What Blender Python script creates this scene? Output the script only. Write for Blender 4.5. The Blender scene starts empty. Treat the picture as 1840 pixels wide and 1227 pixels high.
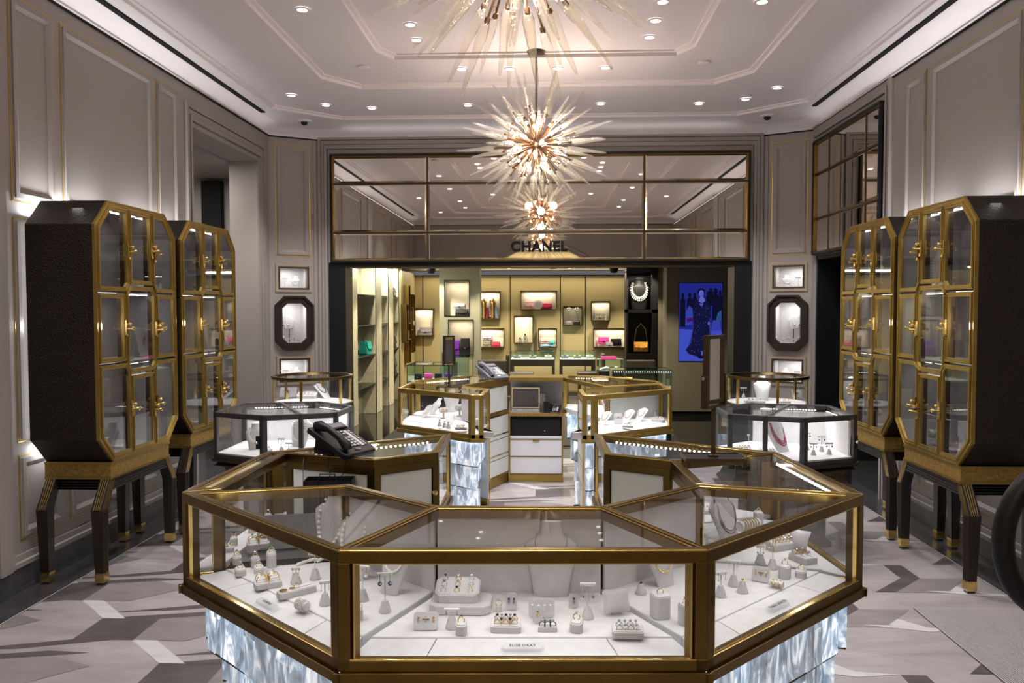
import bpy, bmesh, math, random
from mathutils import Matrix, Vector
random.seed(7)
R_=random.Random(11)
S=bpy.context.scene; COL=S.collection
# ---------------------------------------------------------------- camera, world, exposure
W,H,F=1840.0,1227.0,1473.3
CAMP=Vector((0.11,0.0,1.6)); YAW,PIT,ROL=math.radians(2.51),math.radians(-2.31),math.radians(.065)
cam=bpy.data.cameras.new('camera'); co=bpy.data.objects.new('camera',cam); COL.objects.link(co); S.camera=co
cam.sensor_width=36; cam.lens=36*F/W; cam.clip_start=.05; cam.clip_end=60
co.rotation_mode='XYZ'
co.matrix_world=Matrix.Translation(CAMP)@Matrix.Rotation(YAW,4,'Z')@Matrix.Rotation(math.pi/2+PIT,4,'X')@Matrix.Rotation(-ROL,4,'Z')
CM=co.matrix_world.to_3x3()
def at(px,py,X=None,Y=None,Z=None):
    d=CM@Vector(((px-W/2)/F,(H/2-py)/F,-1.0))
    if Z is not None: t=(Z-CAMP.z)/d.z
    elif X is not None: t=(X-CAMP.x)/d.x
    else: t=(Y-CAMP.y)/d.y
    return CAMP+d*t
wd=bpy.data.worlds.new('world'); S.world=wd; wd.use_nodes=True
wd.node_tree.nodes['Background'].inputs[0].default_value=(.95,.93,1,1); wd.node_tree.nodes['Background'].inputs[1].default_value=.12
S.view_settings.view_transform='Standard'; S.view_settings.look='None'; S.view_settings.gamma=1; S.view_settings.exposure=0.16
S.view_settings.use_curve_mapping=False
S.cycles.transparent_max_bounces=40; S.cycles.max_bounces=9; S.cycles.glossy_bounces=5; S.cycles.diffuse_bounces=4
S.cycles.use_denoising=True; S.cycles.sample_clamp_indirect=4; S.cycles.caustics_reflective=False; S.cycles.caustics_refractive=False
PW=dict(down=42,boutique=115,case=.9,cab=.6,chand=50,back=6,cove=1.7)
# ---------------------------------------------------------------- materials
def mat(name,col=(.5,.5,.5),rough=.5,metal=0,emit=None,es=0,spec=.5,noise=None,bump=None,coat=0):
    m=bpy.data.materials.new(name); m.use_nodes=True; nt=m.node_tree; b=nt.nodes['Principled BSDF']
    b.inputs['Base Color'].default_value=(*col,1); b.inputs['Roughness'].default_value=rough; b.inputs['Metallic'].default_value=metal
    b.inputs['Specular IOR Level'].default_value=spec; b.inputs['Coat Weight'].default_value=coat
    if emit: b.inputs['Emission Color'].default_value=(*emit,1); b.inputs['Emission Strength'].default_value=es
    if noise or bump:
        tc=nt.nodes.new('ShaderNodeTexCoord')
    if noise:
        sc,amt,col2=noise
        n=nt.nodes.new('ShaderNodeTexNoise'); n.inputs['Scale'].default_value=sc; n.inputs['Detail'].default_value=6
        mx=nt.nodes.new('ShaderNodeMix'); mx.data_type='RGBA'
        cr=nt.nodes.new('ShaderNodeValToRGB'); cr.color_ramp.elements[0].position=.5-amt; cr.color_ramp.elements[1].position=.5+amt
        nt.links.new(tc.outputs['Object'],n.inputs['Vector']); nt.links.new(n.outputs['Fac'],cr.inputs[0])
        nt.links.new(cr.outputs[0],mx.inputs[0]); mx.inputs[6].default_value=(*col,1); mx.inputs[7].default_value=(*col2,1)
        nt.links.new(mx.outputs[2],b.inputs['Base Color'])
    if bump:
        kind,sc,st=bump
        n=nt.nodes.new('ShaderNodeTexVoronoi' if kind=='v' else 'ShaderNodeTexNoise'); n.inputs['Scale'].default_value=sc
        bp=nt.nodes.new('ShaderNodeBump'); bp.inputs['Strength'].default_value=st; bp.inputs['Distance'].default_value=.004
        nt.links.new(tc.outputs['Object'],n.inputs['Vector']); nt.links.new(n.outputs[0],bp.inputs['Height']); nt.links.new(bp.outputs[0],b.inputs['Normal'])
    return m
def glassmat(name,tint=(.97,.98,.98),refl=1.0,diff=0.0,rough=.02,dcol=(1,1,1),bump=0):
    m=bpy.data.materials.new(name); m.use_nodes=True; nt=m.node_tree; nt.nodes.clear()
    o=nt.nodes.new('ShaderNodeOutputMaterial'); t=nt.nodes.new('ShaderNodeBsdfTransparent'); t.inputs[0].default_value=(*tint,1)
    g=nt.nodes.new('ShaderNodeBsdfGlossy'); g.inputs['Roughness'].default_value=rough
    fr=nt.nodes.new('ShaderNodeFresnel'); fr.inputs[0].default_value=1.5
    mu=nt.nodes.new('ShaderNodeMath'); mu.operation='MULTIPLY'; mu.inputs[1].default_value=refl; mu.use_clamp=True
    mx=nt.nodes.new('ShaderNodeMixShader'); ge=nt.nodes.new('ShaderNodeNewGeometry'); sb=nt.nodes.new('ShaderNodeMath'); sb.operation='SUBTRACT'; sb.inputs[0].default_value=1
    m3=nt.nodes.new('ShaderNodeMath'); m3.operation='MULTIPLY'; nt.links.new(ge.outputs['Backfacing'],sb.inputs[1])
    nt.links.new(fr.outputs[0],mu.inputs[0]); nt.links.new(mu.outputs[0],m3.inputs[0]); nt.links.new(sb.outputs[0],m3.inputs[1]); nt.links.new(m3.outputs[0],mx.inputs[0])
    nt.links.new(t.outputs[0],mx.inputs[1]); nt.links.new(g.outputs[0],mx.inputs[2]); last=mx
    if bump:
        tc=nt.nodes.new('ShaderNodeTexCoord'); n=nt.nodes.new('ShaderNodeTexNoise'); n.inputs['Scale'].default_value=70
        bp=nt.nodes.new('ShaderNodeBump'); bp.inputs['Strength'].default_value=bump; bp.inputs['Distance'].default_value=.01
        nt.links.new(tc.outputs['Object'],n.inputs[0]); nt.links.new(n.outputs[0],bp.inputs['Height']); nt.links.new(bp.outputs[0],g.inputs['Normal']); nt.links.new(bp.outputs[0],fr.inputs['Normal'])
    if diff:
        d=nt.nodes.new('ShaderNodeBsdfTranslucent' if bump else 'ShaderNodeBsdfDiffuse'); d.inputs[0].default_value=(*dcol,1)
        m2=nt.nodes.new('ShaderNodeMixShader'); m2.inputs[0].default_value=diff; nt.links.new(mx.outputs[0],m2.inputs[1]); nt.links.new(d.outputs[0],m2.inputs[2]); last=m2
    nt.links.new(last.outputs[0],o.inputs[0]); return m
def emis(name,col,st):
    m=bpy.data.materials.new(name); m.use_nodes=True; nt=m.node_tree; nt.nodes.clear()
    o=nt.nodes.new('ShaderNodeOutputMaterial'); e=nt.nodes.new('ShaderNodeEmission'); e.inputs[0].default_value=(*col,1); e.inputs[1].default_value=st
    nt.links.new(e.outputs[0],o.inputs[0]); return m
def marble(name,c1,c2,rough=.25,sc=2.0,stretch=(1,3,1)):
    m=bpy.data.materials.new(name); m.use_nodes=True; nt=m.node_tree; b=nt.nodes['Principled BSDF']; b.inputs['Roughness'].default_value=rough
    tc=nt.nodes.new('ShaderNodeTexCoord'); mp=nt.nodes.new('ShaderNodeMapping'); mp.inputs['Scale'].default_value=stretch; mp.inputs['Rotation'].default_value=(0,0,.6)
    n=nt.nodes.new('ShaderNodeTexNoise'); n.inputs['Scale'].default_value=sc; n.inputs['Detail'].default_value=9; n.inputs['Roughness'].default_value=.65; n.inputs['Distortion'].default_value=1.2
    cr=nt.nodes.new('ShaderNodeValToRGB'); cr.color_ramp.elements[0].position=.3; cr.color_ramp.elements[1].position=.72
    cr.color_ramp.elements[0].color=(*c1,1); cr.color_ramp.elements[1].color=(*c2,1)
    nt.links.new(tc.outputs['Object'],mp.inputs[0]); nt.links.new(mp.outputs[0],n.inputs['Vector']); nt.links.new(n.outputs[0],cr.inputs[0]); nt.links.new(cr.outputs[0],b.inputs['Base Color'])
    return m
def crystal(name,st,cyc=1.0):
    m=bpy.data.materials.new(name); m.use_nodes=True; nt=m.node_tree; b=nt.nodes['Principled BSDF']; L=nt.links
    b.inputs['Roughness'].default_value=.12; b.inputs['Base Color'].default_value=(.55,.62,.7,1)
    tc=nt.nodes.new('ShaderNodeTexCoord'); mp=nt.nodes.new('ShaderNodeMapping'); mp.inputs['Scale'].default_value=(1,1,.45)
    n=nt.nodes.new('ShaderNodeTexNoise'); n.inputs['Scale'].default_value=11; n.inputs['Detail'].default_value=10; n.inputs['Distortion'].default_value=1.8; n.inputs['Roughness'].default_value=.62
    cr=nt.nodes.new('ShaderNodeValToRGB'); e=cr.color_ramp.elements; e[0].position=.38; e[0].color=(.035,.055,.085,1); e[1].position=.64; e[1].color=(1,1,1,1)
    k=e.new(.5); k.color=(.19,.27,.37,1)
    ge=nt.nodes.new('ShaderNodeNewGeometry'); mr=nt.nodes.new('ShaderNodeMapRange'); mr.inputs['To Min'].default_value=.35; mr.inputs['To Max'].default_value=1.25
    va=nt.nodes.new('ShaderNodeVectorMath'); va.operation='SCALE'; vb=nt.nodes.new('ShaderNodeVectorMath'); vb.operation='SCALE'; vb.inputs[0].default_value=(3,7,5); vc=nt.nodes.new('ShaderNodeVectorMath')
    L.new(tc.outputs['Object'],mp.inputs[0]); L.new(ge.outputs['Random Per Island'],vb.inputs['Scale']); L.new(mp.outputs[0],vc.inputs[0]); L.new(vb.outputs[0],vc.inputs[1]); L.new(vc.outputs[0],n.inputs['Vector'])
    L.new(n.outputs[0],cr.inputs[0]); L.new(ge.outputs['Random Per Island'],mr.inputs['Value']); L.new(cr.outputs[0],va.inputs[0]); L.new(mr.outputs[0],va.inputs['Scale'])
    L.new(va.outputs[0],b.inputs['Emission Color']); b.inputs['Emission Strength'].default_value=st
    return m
M=dict(

 wall=mat('wall_paint',(.335,.298,.275),.6), ceil=mat('ceiling_paint',(.93,.86,.865),.7), gold=mat('gold_leaf_line',(.62,.42,.08),.35,.8),
 brass=mat('antique_brass',(.21,.140,.043),.30,1,noise=(9,.25,(.16,.10,.03))), copper=mat('copper_rod',(.24,.13,.075),.35,.95), brass_lit=mat('satin_brass_lit',(.46,.325,.095),.42,1,noise=(9,.25,(.36,.25,.07))), bright=mat('polished_brass',(.85,.62,.22),.16,1),  # second, lighter brass: the lit look of the rails put into its colour
 bronze=mat('dark_bronze',(.10,.07,.042),.4,.85), black=mat('black_paint',(.008,.008,.009),.45,spec=.3), void=mat('black_void',(.004,.004,.004),.9),
 slot=mat('slot_black',(.003,.003,.003),1), mirror=mat('bronze_mirror',(.84,.80,.73),.01,1), mirror2=mat('clear_mirror',(.9,.9,.88),.01,1),
 bevel=mat('mirror_bevel',(.8,.72,.56),.08,1),
 sued=mat('grey_suede',(.56,.54,.545),.9,noise=(22,.3,(.46,.44,.445))), suede2=mat('white_suede',(.66,.64,.64),.9,noise=(30,.3,(.57,.555,.555))),
 lin=mat('grey_linen',(.43,.41,.41),.9,noise=(9,.3,(.33,.315,.32))), door=mat('pale_grey_leather',(.62,.63,.60),.55,bump=('n',300,.15)), white=mat('white_lacquer',(.74,.74,.76),.4),
 shag=mat('dark_shagreen',(.016,.010,.007),.55,spec=.3,bump=('v',130,1.0)), burl=mat('gold_burl',(.42,.27,.07),.4,.4,noise=(60,.15,(.25,.15,.04))),
 ebony=mat('ebony',(.022,.018,.017),.35), grey=mat('gunmetal',(.065,.063,.066),.4,.5), wood=mat('taupe_oak',(.10,.080,.052),.6,noise=(40,.2,(.06,.048,.03))),
 glass=glassmat('clear_glass',(.985,.99,.99),1.0), glass2=glassmat('smoked_glass',(.74,.725,.71),1.7), gglass=glassmat('green_edge_glass',(.9,.97,.94),1.3),
 spike=glassmat('spun_glass',(.955,.94,.905),1.7,.06,.06,(1,.93,.80),.8), plexi=glassmat('acrylic',(.95,.96,.97),1.6,.12,.05,(1,1,1)),
 bulb=emis('lamp_bulb',(1,.60,.30),15), led=emis('led_white',(.93,.96,1),9), leddot=emis('led_dot',(1,.97,.9),14), down=emis('downlight_glow',(1,.97,.95),9),
 edge=emis('led_edge',(.75,.9,1),5),
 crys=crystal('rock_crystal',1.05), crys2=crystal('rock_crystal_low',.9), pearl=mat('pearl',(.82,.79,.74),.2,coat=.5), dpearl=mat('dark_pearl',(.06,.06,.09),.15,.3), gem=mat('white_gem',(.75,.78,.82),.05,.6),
 dgem=mat('dark_gem',(.02,.02,.05),.1), rgem=mat('ruby_gem',(.35,.01,.06),.1), ggem=mat('green_gem',(.02,.30,.16),.1), jgold=mat('jewellery_gold',(.90,.62,.22),.2,1), silver=mat('silver',(.8,.8,.8),.2,1),
 fl_a=marble('floor_marble_grey',(.30,.265,.27),(.47,.42,.43),.3,1.7), fl_b=marble('floor_marble_pale',(.56,.53,.54),(.72,.69,.70),.3,2.2), fl_c=marble('floor_marble_dark',(.07,.058,.062),(.14,.118,.124),.3,2.5), fl_d=marble('floor_marble_taupe',(.21,.185,.187),(.31,.275,.28),.3,1.5),
 fl_e=marble('floor_marble_black',(.040,.038,.042),(.085,.08,.085),.2,3), base=marble('baseboard_marble',(.05,.05,.058),(.10,.10,.11),.3,2),
 phone=mat('phone_plastic',(.009,.009,.011),.38,spec=.3), phoneg=mat('phone_grey',(.12,.12,.14),.35), key=mat('key_white',(.55,.55,.55),.5), lcd=mat('screen_grey',(.22,.20,.22),.25),
 bglit=mat('boutique_gold_weave',(.56,.47,.26),.55,.15,noise=(140,.2,(.42,.34,.16))), bcream=mat('boutique_cream',(.80,.72,.56),.7), bplaster=mat('boutique_plaster',(.72,.68,.52),.8,noise=(14,.3,(.54,.50,.37)),bump=('n',30,.4)),
 bceil=mat('boutique_ceiling',(.55,.50,.40),.7), bfloor=mat('boutique_floor',(.012,.011,.010),.06), carpet=mat('boutique_carpet',(.035,.03,.024),.95), bpanel=mat('boutique_taupe_panel',(.16,.14,.10),.7), bsage=mat('sage_panel',(.27,.27,.20),.7),
 brown=mat('brown_leather',(.035,.025,.018),.5), pink=mat('pink_leather',(.75,.05,.30),.4), red=mat('red_leather',(.50,.02,.08),.4), teal=mat('teal_leather',(.02,.42,.36),.45), purple=mat('purple_leather',(.12,.02,.30),.35),
 pale=mat('pale_pink_leather',(.75,.42,.42),.4), blue=mat('blue_leather',(.25,.45,.7),.4), greyl=mat('grey_leather',(.25,.24,.28),.4), blackl=mat('black_leather',(.012,.012,.015),.3), snake=mat('patterned_leather',(.45,.40,.30),.4,noise=(90,.05,(.06,.06,.06))), gseq=mat('gold_sequin',(.9,.45,.08),.25,.9,noise=(160,.03,(.1,.03,.01)),bump=('v',150,1)),
 flor=mat('floral_leather',(.55,.58,.62),.4,noise=(60,.05,(.30,.16,.25))), exit=emis('red_sign',(1,.02,.10),1.5), cone=mat('shelf_edge',(.02,.022,.02),.3),
 grate=mat('brushed_grate',(.62,.57,.58),.45,.3), gold2=mat('threshold_light',(.5,.38,.2),.4))
# ---------------------------------------------------------------- mesh builder
class MB:
    def __init__(s,Mx=None): s.v=[];s.f=[];s.mi=[];s.c=0;s.M=Mx or Matrix.Identity(4)
    def add(s,vs,fs):
        o=len(s.v); s.v+=[s.M@Vector(p) for p in vs]; s.f+=[[i+o for i in f] for f in fs]; s.mi+=[s.c]*len(fs); return s
    def box(s,x0,y0,z0,x1,y1,z1):
        return s.add([(x,y,z) for z in (z0,z1) for y in (y0,y1) for x in (x0,x1)],[(0,2,3,1),(4,5,7,6),(0,1,5,4),(2,6,7,3),(0,4,6,2),(1,3,7,5)])
    def cbox(s,c,d): return s.box(c[0]-d[0]/2,c[1]-d[1]/2,c[2]-d[2]/2,c[0]+d[0]/2,c[1]+d[1]/2,c[2]+d[2]/2)
    def prism(s,p,z0,z1,p2=None,zt=None):
        n=len(p); p2=p2 or p
        vs=[(x,y,z0) for x,y in p]+[(x,y,(z1 if zt is None else zt(x,y))) for x,y in p2]
        return s.add(vs,[list(range(n))[::-1],list(range(n,2*n))]+[(i,(i+1)%n,(i+1)%n+n,i+n) for i in range(n)])
    def ring(s,a,b,z0,z1):
        n=len(a); vs=[(x,y,z0) for x,y in a]+[(x,y,z0) for x,y in b]+[(x,y,z1) for x,y in a]+[(x,y,z1) for x,y in b]; f=[]
        for i in range(n):
            j=(i+1)%n; f+=[(i,j,j+n,i+n),(i+2*n,i+3*n,j+3*n,j+2*n),(i,i+2*n,j+2*n,j),(i+n,j+n,j+3*n,i+3*n)]
        return s.add(vs,f)
    def beam(s,p,q,w,h,up=(0,0,1)):
        p=Vector(p);q=Vector(q);d=(q-p).normalized();u=Vector(up); sd=d.cross(u).normalized(); u=sd.cross(d)
        vs=[p+sd*(a*w/2)+u*(b*h/2) for a,b in((-1,-1),(1,-1),(1,1),(-1,1))]+[q+sd*(a*w/2)+u*(b*h/2) for a,b in((-1,-1),(1,-1),(1,1),(-1,1))]
        return s.add(vs,[(3,2,1,0),(4,5,6,7)]+[(i,(i+1)%4,(i+1)%4+4,i+4) for i in range(4)])
    def tube(s,pts,r,n=8,closed=False):
        pts=[Vector(p) for p in pts]; m=len(pts); rr=r if isinstance(r,(list,tuple)) else [r]*m; vs=[];fs=[]
        nrm=None
        for i,p in enumerate(pts):
            if closed: t=(pts[(i+1)%m]-pts[i-1])
            else: t=(pts[min(i+1,m-1)]-pts[max(i-1,0)])
            t.normalize()
            if nrm is None: nrm=t.orthogonal().normalized()
            else:
                nrm=(nrm-t*nrm.dot(t)); nrm=nrm.normalized() if nrm.length>1e-6 else t.orthogonal().normalized()
            b=t.cross(nrm)
            for k in range(n):
                a=2*math.pi*k/n; vs.append(p+(nrm*math.cos(a)+b*math.sin(a))*rr[i])
        for i in range(m if closed else m-1):
            for k in range(n):
                a=i*n+k;b=i*n+(k+1)%n;c=((i+1)%m)*n+(k+1)%n;d=((i+1)%m)*n+k; fs.append((a,b,c,d))
        if not closed: fs+=[list(range(n))[::-1],list(range((m-1)*n,m*n))]
        return s.add(vs,fs)
    def lathe(s,prof,n=20,c=(0,0,0),sx=1,sy=1,caps=True):
        vs=[];fs=[];m=len(prof)
        for r,z in prof:
            for k in range(n):
                a=2*math.pi*k/n; vs.append((c[0]+r*sx*math.cos(a),c[1]+r*sy*math.sin(a),c[2]+z))
        for i in range(m-1):
            for k in range(n): fs.append((i*n+k,i*n+(k+1)%n,(i+1)*n+(k+1)%n,(i+1)*n+k))
        if caps: fs+=[list(range(n))[::-1],list(range((m-1)*n,m*n))]
        return s.add(vs,fs)
    def ball(s,c,r,n=10,sq=1):
        m=max(4,n//2); pr=[(r*math.sin(math.pi*i/m)+1e-5,-r*sq*math.cos(math.pi*i/m)) for i in range(m+1)]
        return s.lathe(pr,n,c)
    def build(s,name,mats,parent=None,smooth=False,loc=None,bevel=0):
        me=bpy.data.meshes.new(name); me.from_pydata([tuple(v) for v in s.v],[],s.f)
        mats=mats if isinstance(mats,(list,tuple)) else [mats]
        for m in mats: me.materials.append(M[m] if isinstance(m,str) else m)
        for p,i in zip(me.polygons,s.mi): p.material_index=i
        bm=bmesh.new(); bm.from_mesh(me); bmesh.ops.recalc_face_normals(bm,faces=bm.faces); bm.to_mesh(me); bm.free()
        if smooth:
            for p in me.polygons: p.use_smooth=True
            try: me.set_sharp_from_angle(angle=math.radians(40))
            except Exception: pass
        o=bpy.data.objects.new(name,me); COL.objects.link(o)
        if parent: o.parent=parent
        if loc is not None: o.location=loc
        if bevel:
            b=o.modifiers.new('bevel','BEVEL'); b.width=bevel; b.segments=2; b.limit_method='ANGLE'
        return o
def tag(o,label=None,cat=None,group=None,kind=None):
    if label: o['label']=label
    if cat: o['category']=cat
    if group: o['group']=group
    if kind: o['kind']=kind
    return o
def thing(name,loc,label,cat,group=None,rz=0):
    while len(label.split())>16 and (' the ' in label or ' a ' in label): label=label.replace(' the ',' ',1) if ' the ' in label else label.replace(' a ',' ',1)
    if len(label.split())>16: print('LONG',len(label.split()),label)
    o=bpy.data.objects.new(name,None); o.empty_display_size=.05; COL.objects.link(o); o.location=loc; o.rotation_euler=(0,0,rz); return tag(o,label,cat,group)
def struct(o): o['kind']='structure'; return o
def dup(root,loc,rz=None,label=None,group=None,scale=None):
    r=root.copy(); COL.objects.link(r); r.location=loc
    if rz is not None: r.rotation_euler=(0,0,rz)
    if scale: r.scale=(scale,)*3
    if label: r['label']=label
    if group: r['group']=group
    for ch in list(root.children):
        c=ch.copy(); COL.objects.link(c); c.parent=r
        for g in list(ch.children):
            d=g.copy(); COL.objects.link(d); d.parent=c
    return r
def T(loc): return Matrix.Translation(-Vector(loc))
def inset(poly,d):
    n=len(poly); out=[]; A=sum(poly[i][0]*poly[(i+1)%n][1]-poly[(i+1)%n][0]*poly[i][1] for i in range(n)); sg=1 if A>0 else -1
    dd=d if isinstance(d,(list,tuple)) else [d]*n
    for i in range(n):
        p0=Vector(poly[i-1][:2]);p1=Vector(poly[i][:2]);p2=Vector(poly[(i+1)%n][:2]); a=(p1-p0).normalized(); b=(p2-p1).normalized()
        na=Vector((-a.y,a.x))*sg; nb=Vector((-b.y,b.x))*sg; q0=p0+na*dd[i-1]; q1=p1+nb*dd[i]; cr=a.x*b.y-a.y*b.x
        if abs(cr)<1e-4: out.append((q1.x,q1.y)); continue
        t=((q1.x-q0.x)*b.y-(q1.y-q0.y)*b.x)/cr; q=q0+a*t; out.append((q.x,q.y))
    return out
def octo(w,d,c): return [(-w/2+c,-d/2),(w/2-c,-d/2),(w/2,-d/2+c),(w/2,d/2-c),(w/2-c,d/2),(-w/2+c,d/2),(-w/2,d/2-c),(-w/2,-d/2+c)]
def circ(r,n=24,cx=0,cy=0): return [(cx+r*math.cos(2*math.pi*k/n),cy+r*math.sin(2*math.pi*k/n)) for k in range(n)]
def area(name,loc,sx,sy,pw,col=(1,1,1),rot=(0,0,0),parent=None,spread=None):
    l=bpy.data.lights.new(name,'AREA'); l.shape='RECTANGLE'; l.size=sx; l.size_y=sy; l.energy=pw; l.color=col
    if spread: l.spread=spread
    o=bpy.data.objects.new(name,l); COL.objects.link(o); o.location=loc; o.rotation_euler=rot
    if parent: o.parent=parent
    return o
def point(name,loc,pw,col,r=.03,parent=None):
    l=bpy.data.lights.new(name,'POINT'); l.energy=pw; l.color=col; l.shadow_soft_size=r
    o=bpy.data.objects.new(name,l); COL.objects.link(o); o.location=loc
    if parent: o.parent=parent
    return o
def spot(name,loc,pw,col,ang,r=.03,parent=None,blend=.4,rot=(0,0,0)):
    l=bpy.data.lights.new(name,'SPOT'); l.energy=pw; l.color=col; l.shadow_soft_size=r; l.spot_size=ang; l.spot_blend=blend
    o=bpy.data.objects.new(name,l); COL.objects.link(o); o.location=loc; o.rotation_euler=rot
    if parent: o.parent=parent
    return o
def text(s,size,name,m,parent,mx,ext=.002,bold=0,space=1.0):
    c=bpy.data.curves.new(name,'FONT'); c.body=s; c.size=size; c.align_x='CENTER'; c.align_y='CENTER'; c.extrude=ext; c.offset=bold; c.space_character=space
    t=bpy.data.objects.new(name,c); COL.objects.link(t); bpy.context.view_layer.update()
    me=bpy.data.meshes.new_from_object(t.evaluated_get(bpy.context.evaluated_depsgraph_get())); bpy.data.objects.remove(t)
    me.materials.clear(); me.materials.append(M[m]); o=bpy.data.objects.new(name,me); COL.objects.link(o)
    if parent: o.parent=parent
    o.matrix_local=mx; return o
# ================================================================ LIGHTS OF THE ROOM (ceiling downlights)
ZC=3.60
XL,XR,YN=-2.91,2.91,-0.30; YC=8.82; YB=9.08; XC=2.47; ZW=3.475
near=[(-1.55,5.56),(1.52,5.56),(-.9,6.34),(-.89,6.0),(.88,5.64),(.88,6.0),(.88,6.36),(-.62,6.98),(-.21,7.0),(.19,7.0),(.59,7.0),
      (-2.27,7.6),(-2.05,7.98),(-1.63,8.12),(-.67,8.05),(.62,8.06),(1.57,8.10),(1.98,7.95),(2.17,7.56),
      (-.89,4.6),(.88,4.6),(-1.55,4.2),(1.52,4.2),(-.89,3.2),(.88,3.2),(-1.55,2.6),(1.52,2.6),(-1.55,1.6),(1.52,1.6),(-2.1,1.2),(2.1,1.2),(-2.2,3.4),(2.2,3.4)]
def zceil(x,y):
    if abs(x)<1.2 and 1.2<y<6.65: return 3.66
    if abs(x)<1.85 and .7<y<7.4: return 3.62
    return 3.58
for x,y in near:
    z=zceil(x,y)
    t=thing('downlight',(x,y,z),'small round recessed downlight glowing white in the pale ceiling','downlight','downlights in the salon ceiling')
    b=MB(); b.ring(circ(.052,20),circ(.036,20),-.006,.0); b.build('trim_ring','ceil',t)
    b=MB(); b.prism(circ(.034,16),-.004,-.002); b.build('lamp_disc','down',t)
    spot('downlight_beam',(0,0,-.02),PW['down']*(1.5 if y>7.4 else 1.25 if y>5 else .85),(1,.975,.975),math.radians(100 if y>7.4 else 96),.025,t,.6)
# ================================================================ SHELL
def PM(o,u,n): 
    u=Vector(u).normalized(); n=Vector(n).normalized()
    m=Matrix.Identity(4)
    for i in range(3): m[i][0]=u[i]; m[i][1]=(0,0,1)[i]; m[i][2]=n[i]; m[i][3]=o[i]
    return m
# floor: border slabs and patterned field
b=MB(); b.box(-2.67,YN-1.5,-.05,2.67,9.08,-.004); struct(b.build('floor','fl_a'))
b=MB()
for x0,x1 in((-2.95,-2.665),(2.665,2.95)): b.box(x0,YN-1.5,-.05,x1,YB,0.0)
b.box(-2.665,8.75,-.05,2.665,9.3,0.0); b.c=1
for x in(-2.668,2.665): b.box(x,YN,-.0,x+.004,8.75,.0008)
struct(b.build('floor',['fl_e','white']))
def clipx(poly,x0,x1,y0,y1):
    def cl(p,ax,v,s):
        out=[]
        for i in range(len(p)):
            a=p[i];c=p[(i+1)%len(p)]; ia=s*(a[ax]-v)<=0; ic=s*(c[ax]-v)<=0
            if ia: out.append(a)
            if ia!=ic:
                t=(v-a[ax])/(c[ax]-a[ax]); out.append((a[0]+(c[0]-a[0])*t,a[1]+(c[1]-a[1])*t))
        return out
    for ax,v,s in((0,x1,1),(0,x0,-1),(1,y1,1),(1,y0,-1)):
        poly=cl(poly,ax,v,s)
        if len(poly)<3: return []
    return poly
b=MB(); AX,BY=.54,.52
# repeat cell: chevrons of dark, taupe and pale parallelograms on a grey field
cell=[(1,[(-.253,.514),(-.153,.514),(.117,.27),(.0,.27)]),(2,[(0,0),(0,.27),(.30,.27),(.30,0)]),
 (2,[(0,0),(.20,.0),(-.20,-.12),(-.55,-.17)]),(2,[(.0,.27),(.30,.27),(.72,.37),(.52,.385)]),
 (3,[(.30,0),(.30,.27),(.56,.33),(.80,.23),(.56,0)]),(1,[(.30,.0),(.42,.0),(.67,-.25),(.547,-.25)])]
chev=[(1,[(0,.0),(.14,.0),(.38,-.26),(.24,-.26)]),(2,[(.0,.25),(.11,.25),(.115,0),(0,0)]),(2,[(0,0),(.115,0),(-.13,-.25),(-.245,-.25)]),(3,[(.115,.0),(-.13,-.25),(.15,-.25),(.38,0)]),(1,[(-.5,.3),(-.38,.3),(.0,.25),(-.2,.22)])]
def lay(pl,mi,ox,oy,k,fx=1):
    p=clipx([(ox+x*fx,oy+y) for x,y in pl],-2.664,2.664,YN-.5,8.75)
    if len(p)>=3: b.c=mi; b.add([(x,y,-.0036+.0003*k) for x,y in p],[tuple(range(len(p)))])
for j in range(-9,10):
    for i in range(-4,5):
        ox=-2.197+i*1.10+(j%2)*.55; oy=3.826+j*.52
        for k,(mi,pl) in enumerate(cell if ox<.9 else chev): lay(pl,mi,ox if ox<.9 else ox-.0,oy if ox<.9 else oy+.04,k)
struct(b.build('floor',['fl_a','fl_b','fl_c','fl_d']))
# ceiling: stepped trays
b=MB()
def oct2(x,y0,y1,c): return [(-x+c,y0),(x-c,y0),(x,y0+c),(x,y1-c),(x-c,y1),(-x+c,y1),(-x,y1-c),(-x,y0+c)]
o0=[(-3,YN-1.6),(3,YN-1.6),(3,YN-1.5),(3,9.1),(2.9,9.2),(-2.9,9.2),(-3,9.1),(-3,YN-1.5)]
r1=oct2(2.58,.3,8.15,.32); r1=[(-2.30,.25),(2.30,.25),(2.58,.6),(2.58,7.98),(2.02,8.50),(-2.02,8.50),(-2.58,7.98),(-2.58,.6)]
r2=[(-1.55,.75),(1.55,.75),(1.85,1.0),(1.85,7.1),(1.58,7.45),(-1.58,7.45),(-1.85,7.1),(-1.85,1.0)]
r3=[(-1.1,1.35),(1.1,1.35),(1.25,1.5),(1.25,6.5),(1.14,6.72),(-1.14,6.72),(-1.25,6.5),(-1.25,1.5)]
b.ring(o0,r1,3.55,3.75)
b.ring(inset(r1,-.001),r2,3.585,3.75); b.ring(inset(r2,-.001),r3,3.625,3.75); b.prism(inset(r3,-.001),3.665,3.75)
# soft fillets of each step
for r,z0,z1 in((r1,3.55,3.585),(r2,3.585,3.625),(r3,3.625,3.665)): b.ring(inset(r,-.0),inset(r,.035),z1-.012,z1)
struct(b.build('ceiling','ceil'))
b=MB()
for x in(-2.735,2.65): b.box(x,.9,3.540,x+.045,8.1,3.552)
struct(b.build('ceiling','slot'))
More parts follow.
